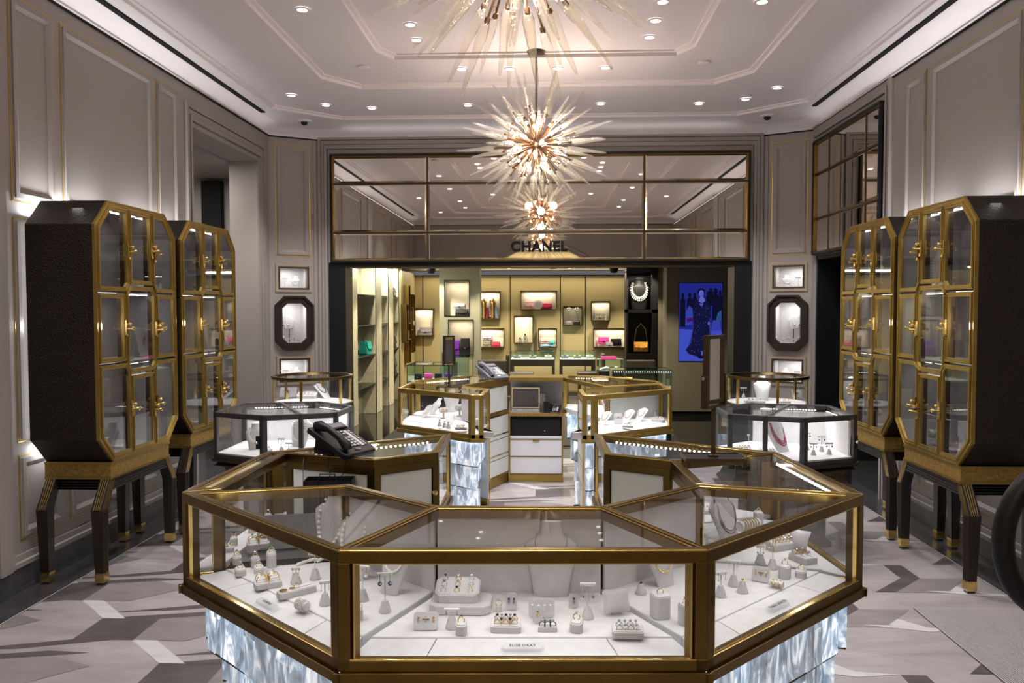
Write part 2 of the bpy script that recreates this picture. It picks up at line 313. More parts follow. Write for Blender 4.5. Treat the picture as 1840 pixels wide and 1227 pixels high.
# crown cove along the walls
def crown(path,name):
    b=MB()
    prof=[(0,3.475),(.015,3.475),(.02,3.485),(.05,3.50),(.11,3.535),(.18,3.551),(.0,3.551)]
    n=len(path)
    insl=[inset(path,-d) if False else None for d,_ in prof]
    rings=[]
    for d,z in prof:
        q=inset(path,d); rings.append([(x,y,z) for x,y in q])
    vs=[p for r in rings for p in r]; fs=[]
    for k in range(len(prof)-1):
        for i in range(n):
            j=(i+1)%n; fs.append((k*n+i,k*n+j,(k+1)*n+j,(k+1)*n+i))
    b.add(vs,fs); return b.build(name,'ceil',None,True)
path=[(XL,YN),(XR,YN),(XR,YC),(XC,YB),(-XC,YB),(XL,YC)]
struct(crown(path,'trim_1'))
b=MB(); b.ring(path,inset(path,.012),3.462,3.476); struct(b.build('trim_2','void'))
# added ceiling fill lights, with a made-up slim strip on the crown ledge
for sx in(-1,1):
    b=MB(); b.box(sx*2.885-.006,.2,3.476,sx*2.885+.006,8.6,3.482); struct(b.build('trim_cove','ceil'))
    area('ceiling_fill',(sx*2.80,4.4,3.40),.05,8.2,PW['cove'],(1,.965,.95),(0,math.radians(sx*140),0))
area('ceiling_fill',(0,8.9,3.42),4.2,.05,PW['cove']*.55,(1,.965,.95),(math.radians(-140),0,0))
# side walls with their door openings
def wallpiece(name,boxes,m='wall'):
    b=MB()
    for x in boxes: b.box(*x)
    return struct(b.build(name,m))
wallpiece('wall_left',[(XL-.3,YN-.3,0,XL,6.89,3.56),(XL-.3,8.47,0,XL,8.95,3.56),(XL-.3,6.89,3.13,XL,8.47,3.56)])
wallpiece('wall_right',[(XR,YN-.3,0,XR+.3,7.02,3.56),(XR,8.70,0,XR+.3,8.95,3.56),(XR,7.02,2.14,XR+.3,8.70,3.56)])
# back wall around the boutique opening
wallpiece('wall_back',[(-2.6,YB,0,-2.33,YB+.25,3.56),(2.33,YB,0,2.6,YB+.25,3.56),(-2.33,YB,2.09,2.33,YB+.25,3.56)])
# front wall behind the camera with an arched doorway
b=MB(PM((0,YN,0),(1,0,0),(0,1,0)))
arch=[(-1.25,0),(-1.25,2.0),(-1.15,2.4),(-.9,2.72),(-.5,2.92),(0,3.0),(.5,2.92),(.9,2.72),(1.15,2.4),(1.25,2.0),(1.25,0)]
outer=[(-3.1,0),(-3.1,2.0),(-3.1,3.0),(-3.1,3.56),(-1.2,3.56),(0,3.56),(1.2,3.56),(3.1,3.56),(3.1,3.0),(3.1,2.0),(3.1,0)]
for i in range(len(arch)-1): b.add([(arch[i][0],arch[i][1],0),(arch[i+1][0],arch[i+1][1],0),(outer[i+1][0],outer[i+1][1],0),(outer[i][0],outer[i][1],0)]+[(arch[i][0],arch[i][1],-.3),(arch[i+1][0],arch[i+1][1],-.3),(outer[i+1][0],outer[i+1][1],-.3),(outer[i][0],outer[i][1],-.3)],[(0,1,2,3),(4,7,6,5),(0,4,5,1)])
struct(b.build('wall_front','wall'))
b=MB(PM((0,YN,0),(1,0,0),(0,1,0)))
b.tube([(x*1.06,y*1.02,.0) for x,y in arch],.045,8); struct(b.build('trim_3','wall'))
b=MB(); b.box(-1.3,YN-1.45,0,1.3,YN-1.4,3.1); struct(b.build('wall_vestibule','bglit'))
area('vestibule_fill',(0,YN-.75,3.0),1.8,.8,45,(1,.88,.68),(0,0,0))  # added light, source unseen, brightens the vestibule for the mirror
# mouldings
NT=[10]
def molding(mx,u0,u1,z0,z1,gold=True,deep=.03):
    b=MB(mx); rect=lambda d:[(u0+d,z0+d),(u1-d,z0+d),(u1-d,z1-d),(u0+d,z1-d)]
    if gold: b.c=1; b.ring(rect(0),rect(.006),0,.004)
    b.c=0; b.ring(rect(.008),rect(.022),0,.006); b.ring(rect(.022),rect(.050),0,.016)
    # bevelled inner slope
    a=rect(.050);c=rect(.075); vs=[(x,y,.016) for x,y in a]+[(x,y,.002) for x,y in c]
    b.add(vs,[(i,(i+1)%4,(i+1)%4+4,i+4) for i in range(4)])
    o=b.build('trim_%d'%NT[0],['wall','gold']); NT[0]+=1; return struct(o)
PL=PM((XL,0,0),(0,1,0),(1,0,0)); PR=PM((XR,0,0),(0,1,0),(-1,0,0))
for mx in(PL,PR):
    for u0,u1 in((4.52,4.94),(5.01,6.19),(6.26,6.62)):
        hi=((2.21,3.37),(.836,2.12),(.27,.765))
        for z0,z1 in hi: molding(mx,u0,u1,z0,z1)
    for u0,u1 in((.1,.5),(.58,1.9),(1.98,2.4),(2.9,4.1)):
        for z0,z1 in((.95,3.37),(.27,.765)): molding(mx,u0,u1,z0,z1)
    b=MB(mx); b.box(4.22,.14,0,4.40,3.46,.05); b.box(4.26,.14,.05,4.36,3.46,.065); struct(b.build('trim_%d'%NT[0],'wall')); NT[0]+=1
# door casings
def casing(mx,u0,u1,z1,w=.14):
    b=MB(mx)
    for d,t in((0,.03),(.035,.02),(.07,.03),(.105,.012)):
        a=[(u0-w+d,0),(u0-w+d,z1+w*1.4-d*1.4),(u1+w-d,z1+w*1.4-d*1.4),(u1+w-d,0)]
        e=d+.03; c=[(u0-w+e,0),(u0-w+e,z1+w*1.4-e*1.4),(u1+w-e,z1+w*1.4-e*1.4),(u1+w-e,0)]
        for i in range(3): b.add([(*a[i],t),(*a[i+1],t),(*c[i+1],t),(*c[i],t),(*a[i],0),(*a[i+1],0),(*c[i+1],0),(*c[i],0)],[(0,1,2,3),(0,4,5,1),(2,6,7,3)])
    o=b.build('trim_%d'%NT[0],'wall'); NT[0]+=1; struct(o)
casing(PL,6.89,8.47,3.13); casing(PR,7.0,8.72,3.32)
PB=PM((0,YB,0),(1,0,0),(0,-1,0)); casing(PB,-2.30,2.30,3.31)
# baseboards
for nm,mx,segs in(('left',PL,[(YN,6.74),(8.62,8.80)]),('right',PR,[(YN,6.86),(8.86,8.80)])):
    b=MB(mx)
    for u0,u1 in segs:
        if u1<=u0: continue
        b.c=0; b.box(u0,0,0,u1,.14,.035); b.box(u0,.0,0,u1,.025,.042); b.c=1; b.box(u0,.14,0,u1,.165,.045); b.box(u0,.165,0,u1,.20,.02)
    struct(b.build('baseboard_'+nm,['base','wall']))
# left doorway beyond
b=MB(); b.box(-4.8,9.6,0,-2.9,9.8,3.6); b.box(-4.9,6.0,3.13,-3.2,9.8,3.3); b.box(-4.9,6.0,0,-4.8,9.8,3.3); struct(b.build('wall_side_room','wall'))
b=MB(); b.box(-4.9,6.0,-.05,-2.95,9.8,-.001); struct(b.build('floor','fl_e'))
b=MB(); b.box(-3.95,9.5,0,-3.72,9.61,3.1); struct(b.build('door_1','void'))
area('side_room_fill',(-3.9,8.0,3.1),.8,1.2,38,(1,.96,.92),(0,0,0))  # added fill, no fitting, lifts the room beyond the left doorway
molding(PM((-2.9,9.6,0),(1,0,0),(0,-1,0)),-.72,-.22,.3,2.95,False)
# dark right doorway
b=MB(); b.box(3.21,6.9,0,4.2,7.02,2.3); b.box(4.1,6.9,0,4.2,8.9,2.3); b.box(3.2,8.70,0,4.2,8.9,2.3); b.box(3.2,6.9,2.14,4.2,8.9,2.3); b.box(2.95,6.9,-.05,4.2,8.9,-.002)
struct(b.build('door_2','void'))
b=MB(); b.box(2.915,7.02,0,3.2,7.03,2.13); b.box(2.905,8.66,0,3.2,8.70,2.13); b.box(2.905,7.02,2.10,3.2,8.70,2.14); struct(b.build('trim_%d'%NT[0],'black')); NT[0]+=1
# mirrors over the openings
def mirrorband(name,label,mx,cols,rows,outer):
    root=thing(name,(mx[0][3],mx[1][3],0),label,'mirror'); Tm=T(root.location)@mx
    u0,u1,z0,z1=outer
    b=MB(Tm); b.ring([(u0,z0),(u1,z0),(u1,z1),(u0,z1)],[(u0+.02,z0+.02),(u1-.02,z0+.02),(u1-.02,z1-.02),(u0+.02,z1-.02)],0,.055); b.build('frame','black',root)
    b=MB(Tm); b.ring([(u0+.02,z0+.02),(u1-.02,z0+.02),(u1-.02,z1-.02),(u0+.02,z1-.02)],[(u0+.028,z0+.028),(u1-.028,z0+.028),(u1-.028,z1-.028),(u0+.028,z1-.028)],0,.05); b.build('gold_liner','brass',root)
    for i in range(len(cols)-1):
        for j in range(len(rows)-1):
            a0,a1,b0,b1=cols[i]+.006,cols[i+1]-.006,rows[j]+.006,rows[j+1]-.006; e=.022
            R4=lambda d:[(a0+d,b0+d),(a1-d,b0+d),(a1-d,b1-d),(a0+d,b1-d)]
            b=MB(Tm); b.c=0; b.add([(x,y,.03) for x,y in R4(e)],[(0,1,2,3)]); b.c=1
            b.add([(x,y,.03) for x,y in R4(e)]+[(x,y,.024) for x,y in R4(0)],[(i_,(i_+1)%4,(i_+1)%4+4,i_+4) for i_ in range(4)])
            b.add([(x,y,.024) for x,y in R4(0)]+[(x,y,.001) for x,y in R4(0)],[(i_,(i_+1)%4,(i_+1)%4+4,i_+4) for i_ in range(4)])
            b.build('mirror_pane',['mirror','bevel'],root)
    b=MB(Tm)
    for u in cols[1:-1]: b.box(u-.007,z0+.01,0,u+.007,z1-.01,.036)
    for z in rows[1:-1]: b.box(u0+.01,z-.007,0,u1-.01,z+.007,.036)
    b.build('muntin_bars','bronze',root); return root
mb_=mirrorband('mirror_fascia','wide bronze tinted mirror in twelve panes above the boutique opening',PB,[-2.28,-1.22,1.16,2.28],[2.13,2.44,2.98,3.28],(-2.30,2.30,2.11,3.30))
text('CHANEL',.150,'shop_sign','void',mb_,Matrix.Translation((.012,-.060,2.275))@Matrix.Rotation(math.pi/2,4,'X'),.012,.0062,1.10)
mirrorband('mirror_fascia','dark barred bronze mirror above the side doorway in the right wall',PR,[7.02,7.34,8.28,8.70],[2.17,2.52,2.98,3.30],(7.0,8.72,2.15,3.32))
# boutique jambs
b=MB(); b.box(-2.33,YB-.02,0,-2.14,YB+.3,2.11); b.box(2.14,YB-.02,0,2.33,YB+.3,2.11); b.box(-2.14,YB-.02,2.06,2.14,YB+.3,2.11); struct(b.build('trim_%d'%NT[0],'black')); NT[0]+=1
b=MB(); b.box(-2.14,YB-.03,2.055,2.14,YB-.021,2.065); struct(b.build('trim_%d'%NT[0],'brass')); NT[0]+=1
# angled corner walls with showcase niches
def cornerwall(sd):
    a=Vector((sd*XC,YB,0)); c=Vector((sd*XR,YC,0)); Ln=(c-a).length
    u=(c-a).normalized(); n=Vector((-u.y,u.x,0));
    if n.y>0: n=-n
    mx=PM(a,u,n); b=MB(mx); u0,u1=.10,Ln-.095
    rows=[(0,.80),(.80,1.04,1),(1.04,1.18),(1.18,1.70,1),(1.70,1.82),(1.82,2.05,1),(2.05,3.56)]
    for r in rows:
        if len(r)==2: b.box(0,r[0],-.06,Ln,r[1],0)
        else: b.box(0,r[0],-.06,u0,r[1],0); b.box(u1,r[0],-.06,Ln,r[1],0)
    struct(b.build('wall_corner','wall'))
    molding(mx,.07,Ln-.065,2.17,3.38)
    b=MB(mx); b.box(-.02,0,0,.03,3.46,.012); b.box(Ln-.03,0,0,Ln+.01,3.46,.012); struct(b.build('trim_%d'%NT[0],'wall')); NT[0]+=1
    side='left' if sd<0 else 'right'
    for k,(z0,z1) in enumerate(((1.82,2.05),(.80,1.04))):
        pos=('upper','lower')[k]
        loc=mx@Vector((.0,z0,0)); root=thing('wall_showcase',loc,'%s small rectangular gilt wall showcase in the %s corner wall'%(pos,side),'showcase'); Tm=T(loc)@mx
        b=MB(Tm); b.c=0
        b.box(u0-.02,z0,-.25,u1+.02,z1,-.24); b.box(u0-.01,z0,-.25,u0,z1,-.0); b.box(u1,z0,-.25,u1+.01,z1,-.0); b.box(u0,z0-.01,-.25,u1,z0,0); b.box(u0,z1,-.25,u1,z1+.01,0)
        b.build('lining','suede2',root)
        R4=lambda d:[(u0-.03+d,z0-.03+d),(u1+.03-d,z0-.03+d),(u1+.03-d,z1+.03-d),(u0-.03+d,z1+.03-d)]
        b=MB(Tm); b.ring(R4(-.012),R4(-.006),0,.006); b.build('gilt_line','gold',root)
        b=MB(Tm); b.ring(R4(-.006),R4(.018),0,.014); b.build('outer_frame','wall',root)
        b=MB(Tm); b.ring(R4(.018),R4(.040),0,.008); b.build('door_frame','bronze',root)
        b=MB(Tm); b.box(u0,z0,.001,u1,z1,.003); b.build('glass_pane','glass',root)
        b=MB(Tm); b.ball((u1-.0,(z0+z1)/2,.014),.008,8); b.build('knob','bright',root,True)
        area('showcase_lamp',Tm@Vector(((u0+u1)/2,z1-.012,-.1)),.2,.05,.8,(1,.97,.95),(0,0,0),root)
    # octagonal framed case
    loc=mx@Vector((0,1.18,0)); root=thing('wall_showcase',loc,'octagonal wall showcase with a dark tortoiseshell frame in the %s corner wall'%side,'showcase'); Tm=T(loc)@mx
    cu=(u0+u1)/2; oc=lambda w,h,c:[(cu+x,1.44+y) for x,y in octo(w,h,c)]
    b=MB(Tm); b.ring(oc(.42,.60,.10),oc(.38,.56,.09),0,.05); b.ring(oc(.38,.56,.09),oc(.29,.46,.065),0,.035); b.build('octagonal_frame','shag',root)
    b=MB(Tm); b.ring(oc(.29,.46,.065),oc(.262,.432,.055),0,.028); b.build('inner_frame','bronze',root)
    b=MB(Tm); b.prism(oc(.27,.44,.06),.004,.007); b.build('glass_pane','glass',root)
    b=MB(Tm); b.box(u0-.02,1.18,-.3,u1+.02,1.70,-.29); b.box(u0-.01,1.18,-.3,u0,1.70,0); b.box(u1,1.18,-.3,u1+.01,1.70,0); b.box(u0,1.17,-.3,u1,1.19,0); b.box(u0,1.69,-.3,u1,1.70,0); b.build('lining','suede2',root)
    b=MB(Tm); b.ball((cu+.125,1.42,.035),.009,8); b.build('knob','bright',root,True)
    area('showcase_lamp',Tm@Vector((cu,1.67,-.12)),.2,.08,1.3,(1,.97,.95),(0,0,0),root)
    return mx,cu
CL=cornerwall(-1); CR=cornerwall(1)
# detectors and dome cameras on the ceiling
for x,y,l in((-1.43,6.89,'left'),(1.39,6.89,'right')):
    b=MB(); b.lathe([(.001,0),(.05,0),(.052,-.012),(.04,-.02),(.001,-.022)],20); tag(b.build('smoke_detector','ceil',None,True,(x,y,3.622)),'flat pale detector disc on the ceiling, %s of the two'%l,'detector')
for x,y,l in((-2.42,8.5,'left'),(2.33,8.5,'right')):
    t=thing('dome_camera',(x,y,3.55),'black dome security camera on the ceiling near the %s corner wall'%l,'camera')
    b=MB(); b.lathe([(.001,0),(.075,0),(.075,-.008),(.045,-.015),(.001,-.015)],20); b.build('mount_ring','ceil',t,True)
    b=MB(); b.lathe([(.036,-.014),(.034,-.03),(.022,-.045),(.001,-.05)],16); b.build('dome','black',t,True)
# metal floor grate at right
t=thing('floor_grate',(2.36,2.9,0),'ribbed metal entrance floor grate at the right edge of the floor','grate')
b=MB(); 
for k in range(55): x=-.30+k*.0111; b.box(x,-2.6,.0,x+.0052,1.50,.006)
b.build('ribs','grate',t)
b=MB(); b.box(-.302,-2.6,.0005,.31,1.505,.0015); b.build('tray','fl_c',t)
# ================================================================ DISPLAY COUNTERS
ZT,ZB,ZD=.966,.64,.688
def crystalwall(p,q,z0,z1,name,root,Tm,m,rnd,nx=None):
    """one tier of quartz blocks from p to q, faceted slabs of uneven width"""
    p=Vector((*p,0));q=Vector((*q,0)); L=(q-p).length; u=(q-p)/L; n=Vector((u.y,-u.x,0)); b=MB(Tm); x=0
    while x<L-.005:
        w=min(L-x,rnd.uniform(.035,.085)); z=z0
        if L-x-w<.03: w=L-x
        while z<z1-.01:
            h=min(z1-z,rnd.uniform(.09,.22)); 
            if z1-z-h<.04: h=z1-z
            d=rnd.uniform(0,.008); t=.02
            c=[p+u*x,p+u*(x+w)]
            vs=[c[0]-n*t,c[1]-n*t,c[1]+n*(d+rnd.uniform(0,.004)),c[0]+n*(d+rnd.uniform(0,.004))]
            b.add([v+Vector((0,0,z)) for v in vs]+[v+Vector((0,0,z+h)) for v in vs],[(0,1,2,3),(4,5,6,7),(0,1,5,4),(1,2,6,5),(2,3,7,6),(3,0,4,7)])
            z+=h
        x+=w
    return b.build(name,m,root)
def counter(label,poly,kinds,zt=ZT,zb=ZB,metal='brass',cry=True,group=None,led=(),loc=None,plate=None,lip=None,door_z=None,name='display_counter',lamp=1.0):
    n=len(poly); cx=sum(p[0] for p in poly)/n; cy=sum(p[1] for p in poly)/n; root=thing(name,(cx,cy,0),label,'display counter',group); Tm=T((cx,cy,0)); rnd=random.Random(hash(label[:12])%1000 if False else int(cx*977+cy*311)&1023)
    E=[(poly[i],poly[(i+1)%n]) for i in range(n)]
    w=.034
    # mitred top rails on every edge, with a raised bead; bottom rails on glazed edges; posts at glazed corners
    wi=[ .036 if k!='none' else .018 for k in kinds]; a=poly; c=inset(poly,wi)
    b=MB(Tm); b.ring(a,c,zt-.036,zt-.004); b.ring(inset(a,.006),inset(poly,[x-.008 for x in wi]),zt-.004,zt); b.c=1; b.ring(inset(a,.0015),inset(a,.005),zt-.0045,zt-.001); b.ring(inset(poly,[x-.007 for x in wi]),inset(poly,[x-.001 for x in wi]),zt-.005,zt-.002); b.build('top_frame',[metal,'bright'],root,bevel=.001)
    b=MB(Tm); lo=inset(poly,[(.034 if k in('glass','open') else .01) for k in kinds])
    for i,k in enumerate(kinds):
        if k in('glass','open'):
            j=(i+1)%n; q=[a[i],a[j],lo[j],lo[i]]; b.prism(q,zb,zb+.030)
            o=inset(poly,-.010); o2=inset(poly,.02); b.prism([o[i],o[j],o2[j],o2[i]],zb-.028,zb)
            b.c=1; b.prism([a[i],a[j],inset(a,.012)[j],inset(a,.012)[i]],zb+.030,zb+.034); b.c=0
    b.build('bottom_frame',[metal,'bright'],root,bevel=.0015)
    pi=inset(poly,.034)
    for i in range(n):
        ka,kb=kinds[i-1],kinds[i]
        if ka=='none' and kb=='none': continue
        if 'glass' not in(ka,kb) : continue
        ex=[kk=='none' for kk in(ka,kb)]
        P0=Vector(poly[i]); dA=(Vector(poly[i-1])-P0).normalized(); dB=(Vector(poly[(i+1)%n])-P0).normalized(); wq=.030
        q=[P0,P0+dA*(wq if not ex[0] else .012),Vector(pi[i]),P0+dB*(wq if not ex[1] else .012)]
        b=MB(Tm); b.prism([tuple(v) for v in q],zb,zt-.036); b.build('corner_post',metal,root,bevel=.001)
    # glass
    b=MB(Tm); g=inset(poly,[x-.010 for x in wi]); b.prism(g,zt-.012,zt-.006); b.build('glass_top','glass',root)
    for i,k in enumerate(kinds):
        if k!='glass': continue
        j=(i+1)%n; g1=inset(poly,.010); g2=inset(poly,.016); b=MB(Tm); b.prism([g1[i],g1[j],g2[j],g2[i]],zb+.028,zt-.034); b.build('glass_pane','glass',root)
        r1_=inset(poly,.030)
        u=(Vector(poly[j])-Vector(poly[i])).normalized()
        # gold liner around the pane
        b=MB(Tm); A=Vector(g1[i])+u*.026; B=Vector(g1[j])-u*.026
        for z in(zb+.031,zt-.038): b.beam((A.x,A.y,z),(B.x,B.y,z),.012,.004)
        for V in(A,B): b.beam((V.x,V.y,zb+.03),(V.x,V.y,zt-.036),.012,.004,(u.x,u.y,0))
        b.build('pane_liner','bright' if 'brass' in metal else 'silver',root)
    # deck with sloping lip on glazed outer edges
    lw=[(.115 if (lip and i in lip) else .012) for i in range(n)]
    d0=inset(poly,.012); d1=inset(poly,lw); b=MB(Tm); b.prism(d1,zb+.005,ZD if zb==ZB else zb+.045)
    zz=ZD if zb==ZB else zb+.045
    b.build('deck','suede2',root,bevel=.004)
    for i in range(n):
        if lip and i in lip:
            j=(i+1)%n; A,B,C_,D=Vector(d0[i]),Vector(d0[j]),Vector(d1[j]),Vector(d1[i])
            cuts=[0,.22,.78,1] if (B-A).length>.6 else [0,.5,1]
            for k in range(len(cuts)-1):
                f0,f1=cuts[k]+.0015,cuts[k+1]-.0015; q=[A.lerp(B,f0),A.lerp(B,f1),D.lerp(C_,f1),D.lerp(C_,f0)]
                b=MB(Tm); vs=[(q[0].x,q[0].y,zb+.026),(q[1].x,q[1].y,zb+.026),(q[2].x,q[2].y,zz-.004),(q[3].x,q[3].y,zz-.004)]
                b.add(vs+[(x,y,zb+.004) for x,y,_ in vs],[(0,1,2,3),(7,6,5,4),(0,4,5,1),(1,5,6,2),(2,6,7,3),(3,7,4,0)]); b.build('lip_cushion','suede2',root,bevel=.002)
    # well-side cabinet faces
    for i,k in enumerate(kinds):
        if k!='door': continue
        j=(i+1)%n; A,B=Vector(poly[i]),Vector(poly[j]); u=(B-A); L=u.length; u.normalize(); nn=Vector((u.y,-u.x))
        pm=Matrix.Identity(4)
        for r,(c0,c1,c2,c3) in enumerate(((u.x,0,nn.x,A.x),(u.y,0,nn.y,A.y),(0,1,0,0))): pm[r][0]=c0;pm[r][1]=c1;pm[r][2]=c2;pm[r][3]=c3
        pm=Tm@pm
        b=MB(pm); b.box(0,.09,-.02,L,zt-.036,-.012); b.build('back_board','sued',root)
        b=MB(pm); r=lambda d,za,zc:[(d,za+d),(L-d,za+d),(L-d,zc-d),(d,zc-d)]
        b.ring(r(0,zb,zt-.036),r(.030,zb,zt-.036),-.01,.004); b.build('door_frame',metal,root)
        b=MB(pm); b.prism(r(.034,zb,zt-.036),-.01,-.001); b.build('door','door',root,bevel=.003)
        zs=[.09,.275,.46,zb-.008]
        for q in range(3):
            b=MB(pm); b.box(.012,zs[q]+.006,-.012,L-.012,zs[q+1]-.004,0); b.build('drawer','door' ,root,bevel=.003)
        b=MB(pm)
        for z in zs: b.box(0,z-.003,-.012,L,z+.004,.002)
        b.box(0,.09,-.012,.010,zb,.003); b.box(L-.010,.09,-.012,L,zb,.003); b.build('drawer_trim','bright',root)
        b=MB(pm); b.box(0,0,-.03,L,.088,-.004); b.build('plinth',metal,root)
        b=MB(pm); b.lathe([(.001,0),(.006,0),(.006,.012),(.011,.016),(.011,.024),(.001,.028)],12,(L-.03,.0+ (zb+.15),0)); b.build('knob','bright',root,True)
    # tiered crystal plinth
    if cry:
        tiers=[(.05,.425,zb-.03),(.085,.245,.418),(.12,.06,.238)]
        for i,k in enumerate(kinds):
            if k!='glass': continue
            for ti,(off,z0,z1) in enumerate(tiers):
                j=(i+1)%n; o=[(off if kk=='glass' else .0) for kk in kinds]; pp=inset(poly,o)
                crystalwall(pp[i],pp[j],z0,z1,'crystal_panel',root,Tm,'crys' if ti==0 else 'crys2',rnd)
        for off,z in((.055,.418),(.09,.238)):
            o=[(off-.008 if kk=='glass' else .0) for kk in kinds]; b=MB(Tm); b.prism(inset(poly,o),z,z+.007); b.build('shelf_line','bronze',root)
        o=[(.14 if kk=='glass' else .01) for kk in kinds]; b=MB(Tm); b.prism(inset(poly,o),0,.06); b.build('plinth',metal,root)
        # strip light under the case
        b=MB(Tm); 
        for i,k in enumerate(kinds):
            if k=='glass':
                j=(i+1)%n; p1=inset(poly,.030);p2=inset(poly,.040); b.prism([p1[i],p1[j],p2[j],p2[i]],zb-.034,zb-.029)
        b.build('under_light','edge',root)
    # LED strips under the top frame
    for i in led:
        j=(i+1)%n; p=inset(poly,.046); A=Vector(p[i]);B=Vector(p[j]); u=(B-A); L=u.length; u.normalize(); A=A+u*.06; B=B-u*.06; L-=.12
        b=MB(Tm); b.beam((A.x,A.y,zt-.026),(B.x,B.y,zt-.026),.010,.003); b.c=1
        m=int(L/.024); iu=Vector((-u.y,u.x))
        for k in range(m):
            c=A+u*(L*(k+.5)/m)+iu*.007; b.cbox((c.x,c.y,zt-.028),(.0065,.0065,.008))
        b.build('led_strip',['silver','leddot'],root)
        c=(A+B)/2; area('led_light',(c.x-cx,c.y-cy,zt-.034),L,.005,PW['case']*L*lamp,(.93,.95,1),(0,0,math.atan2(u.y,u.x)),root)
    if plate:
        s,i,f=plate; j=(i+1)%n; A=Vector(d0[i]);B=Vector(d0[j]); u=(B-A).normalized(); nn=Vector((-u.y,u.x)); c=A.lerp(B,f)+nn*.045; sl=math.atan2(zz-zb-.026,.10)
        mm=Matrix.Translation((c.x-cx,c.y-cy,zb+.0265+.045*math.tan(sl)))@Matrix(((u.x,nn.x,0,0),(u.y,nn.y,0,0),(0,0,1,0),(0,0,0,1)))@Matrix.Rotation(sl,4,'X')
        b=MB(mm); b.prism(octo(.118,.030,.010),.003,.011,octo(.110,.024,.008)); o=b.build('name_plate','plexi',root)
        text(s,.0135,'plate_lettering','black',root,mm@Matrix.Translation((0,.001,.0125)),.0003,0,1.05)
    return root
A,B_,C_,D_,E_=(-.442,2.107),(.531,2.150),(1.190,2.83),(1.125,3.643),(.345,4.17)
F_,G_,H_,I_,J_,K_=(.356,3.58),(.622,3.42),(.643,2.972),(.279,2.627),(-.244,2.612),(-.607,2.923)
Mq,Nq,E2,D2,C2,S1,S2=(-.621,3.395),(-.375,3.596),(-.385,4.14),(-1.142,3.57),(-1.160,2.77),(-1.04,2.82),(-1.04,3.54)
counter('front jewellery counter, widest brass and glass case facing the viewer on lit crystal',[A,B_,I_,J_],['glass','none','door','none'],led=(0,),plate=('ELISE DRAY',0,.5),lip=(0,),lamp=1.2)
counter('front left brass and glass jewellery counter with pearl necklaces, beside the widest case',[C2,A,J_,K_],['glass','none','door','glass'],led=(0,),plate=('ARMAN',0,.5),lip=(0,))
counter('front right brass and glass jewellery counter full of gold rings, beside the widest case',[B_,C_,H_,I_],['glass','glass','door','none'],led=(0,),plate=('THREE GRACES',0,.5),lip=(0,))
counter('narrow left strip counter of the near island beside the dark work well',[C2,S1,S2,D2],['glass','open','none','glass'],led=(3,))
counter('rear left wedge counter of the near island carrying the black desk phone',[S2,Mq,Nq,E2,D2],['door','door','glass','glass','none'],led=(3,))
counter('right side counter of the near island with the mirror stand on its glass top',[C_,D_,G_,H_],['glass','none','door','none'],led=(0,),lip=(0,))
counter('rear right counter of the near island with a long lit strip of led dots',[D_,E_,F_,G_],['glass','glass','door','none'],led=(0,))
# far island
def mir(p): return [(-x,y) for x,y in p][::-1]
ca=[(-1.091,6.50),(-.455,5.99),(-.365,5.99),(-.348,6.44),(-.584,6.70),(-1.08,6.98)]
counter('left display counter of the far island with watches and pearl bracelets under glass',ca,['glass','glass','glass','door','none','glass'],led=(0,),lip=(0,),lamp=1.8,metal='brass_lit')
counter('right display counter of the far island with coral necklaces and white stands',mir(ca),['glass','none','door','glass','glass','glass'],led=(4,),lip=(4,),lamp=1.8,metal='brass_lit')
cb=[(-1.08,6.98),(-.584,6.70),(-.25,7.55),(-.27,7.85),(-.62,7.75),(-1.06,7.23)]
counter('rear left counter of the far island carrying the silver grey desk phone',cb,['none','door','none','glass','glass','glass'],led=(4,),metal='brass_lit')
counter('rear right counter of the far island behind the coral necklace case',mir(cb),['glass','glass','glass','none','door','none'],led=(1,),metal='brass_lit')
# centre cash desk of the far island
t=thing('cash_desk',(0,7.7,0),'white cash desk with brass trim and open niche at the back of the far island','desk'); Tm=T((0,7.7,0))
b=MB(Tm); b.box(-.25,7.50,.93,.25,7.86,.966); b.box(-.25,7.82,.63,.25,7.86,.93); b.build('top_frame','brass_lit',t)
b=MB(Tm); b.box(-.245,7.80,.63,.245,7.819,.93); b.build('niche_back','lin',t)
b=MB(Tm); b.box(-.25,7.53,.605,.25,7.82,.635); b.build('worktop','burl',t)
b=MB(Tm); b.box(-.245,7.56,.42,.245,7.8,.60); b.build('niche_shell','void',t)
for z0,z1,nm in((.395,.42,'panel'),(.235,.385,'drawer'),(.07,.225,'drawer')):
    b=MB(Tm); b.box(-.238,7.545,z0,.238,7.8,z1); b.build(nm,'white',t,bevel=.002)
b=MB(Tm); 
for z in(.39,.230): b.box(-.245,7.542,z-.004,.245,7.56,z+.004)
b.box(-.25,7.54,.05,-.238,7.8,.60); b.box(.238,7.54,.05,.25,7.8,.60); b.box(-.25,7.53,.0,.25,7.8,.066); b.box(-.03,7.535,.375,.03,7.55,.388); b.build('brass_trim','brass_lit',t)
t=thing('cash_till',(0,7.55,.425),'black metal cash drawer in the far island desk','cash drawer')
b=MB(); b.box(-.228,.0,0,.228,.24,.150); b.build('body','black',t,bevel=.003); b=MB(); b.box(-.14,-.002,.075,.10,0,.079); b.build('slot','void',t); b=MB(); b.ball((.08,-.003,.045),.007,8); b.build('lock','silver',t,True)
b.v=[]; 
# work well of the near island
t=thing('work_desk',(-.85,3.15,0),'dark low work desk in the left well of the near island','desk'); Tm=T((-.85,3.15,0))
b=MB(Tm); b.prism([(-1.03,2.86),(-.66,2.96),(-.66,3.38),(-1.03,3.50)],.66,.69); b.build('top','ebony',t); b=MB(Tm); b.prism([(-1.02,2.9),(-.72,2.98),(-.72,3.36),(-1.02,3.46)],.0,.66); b.build('body','black',t)
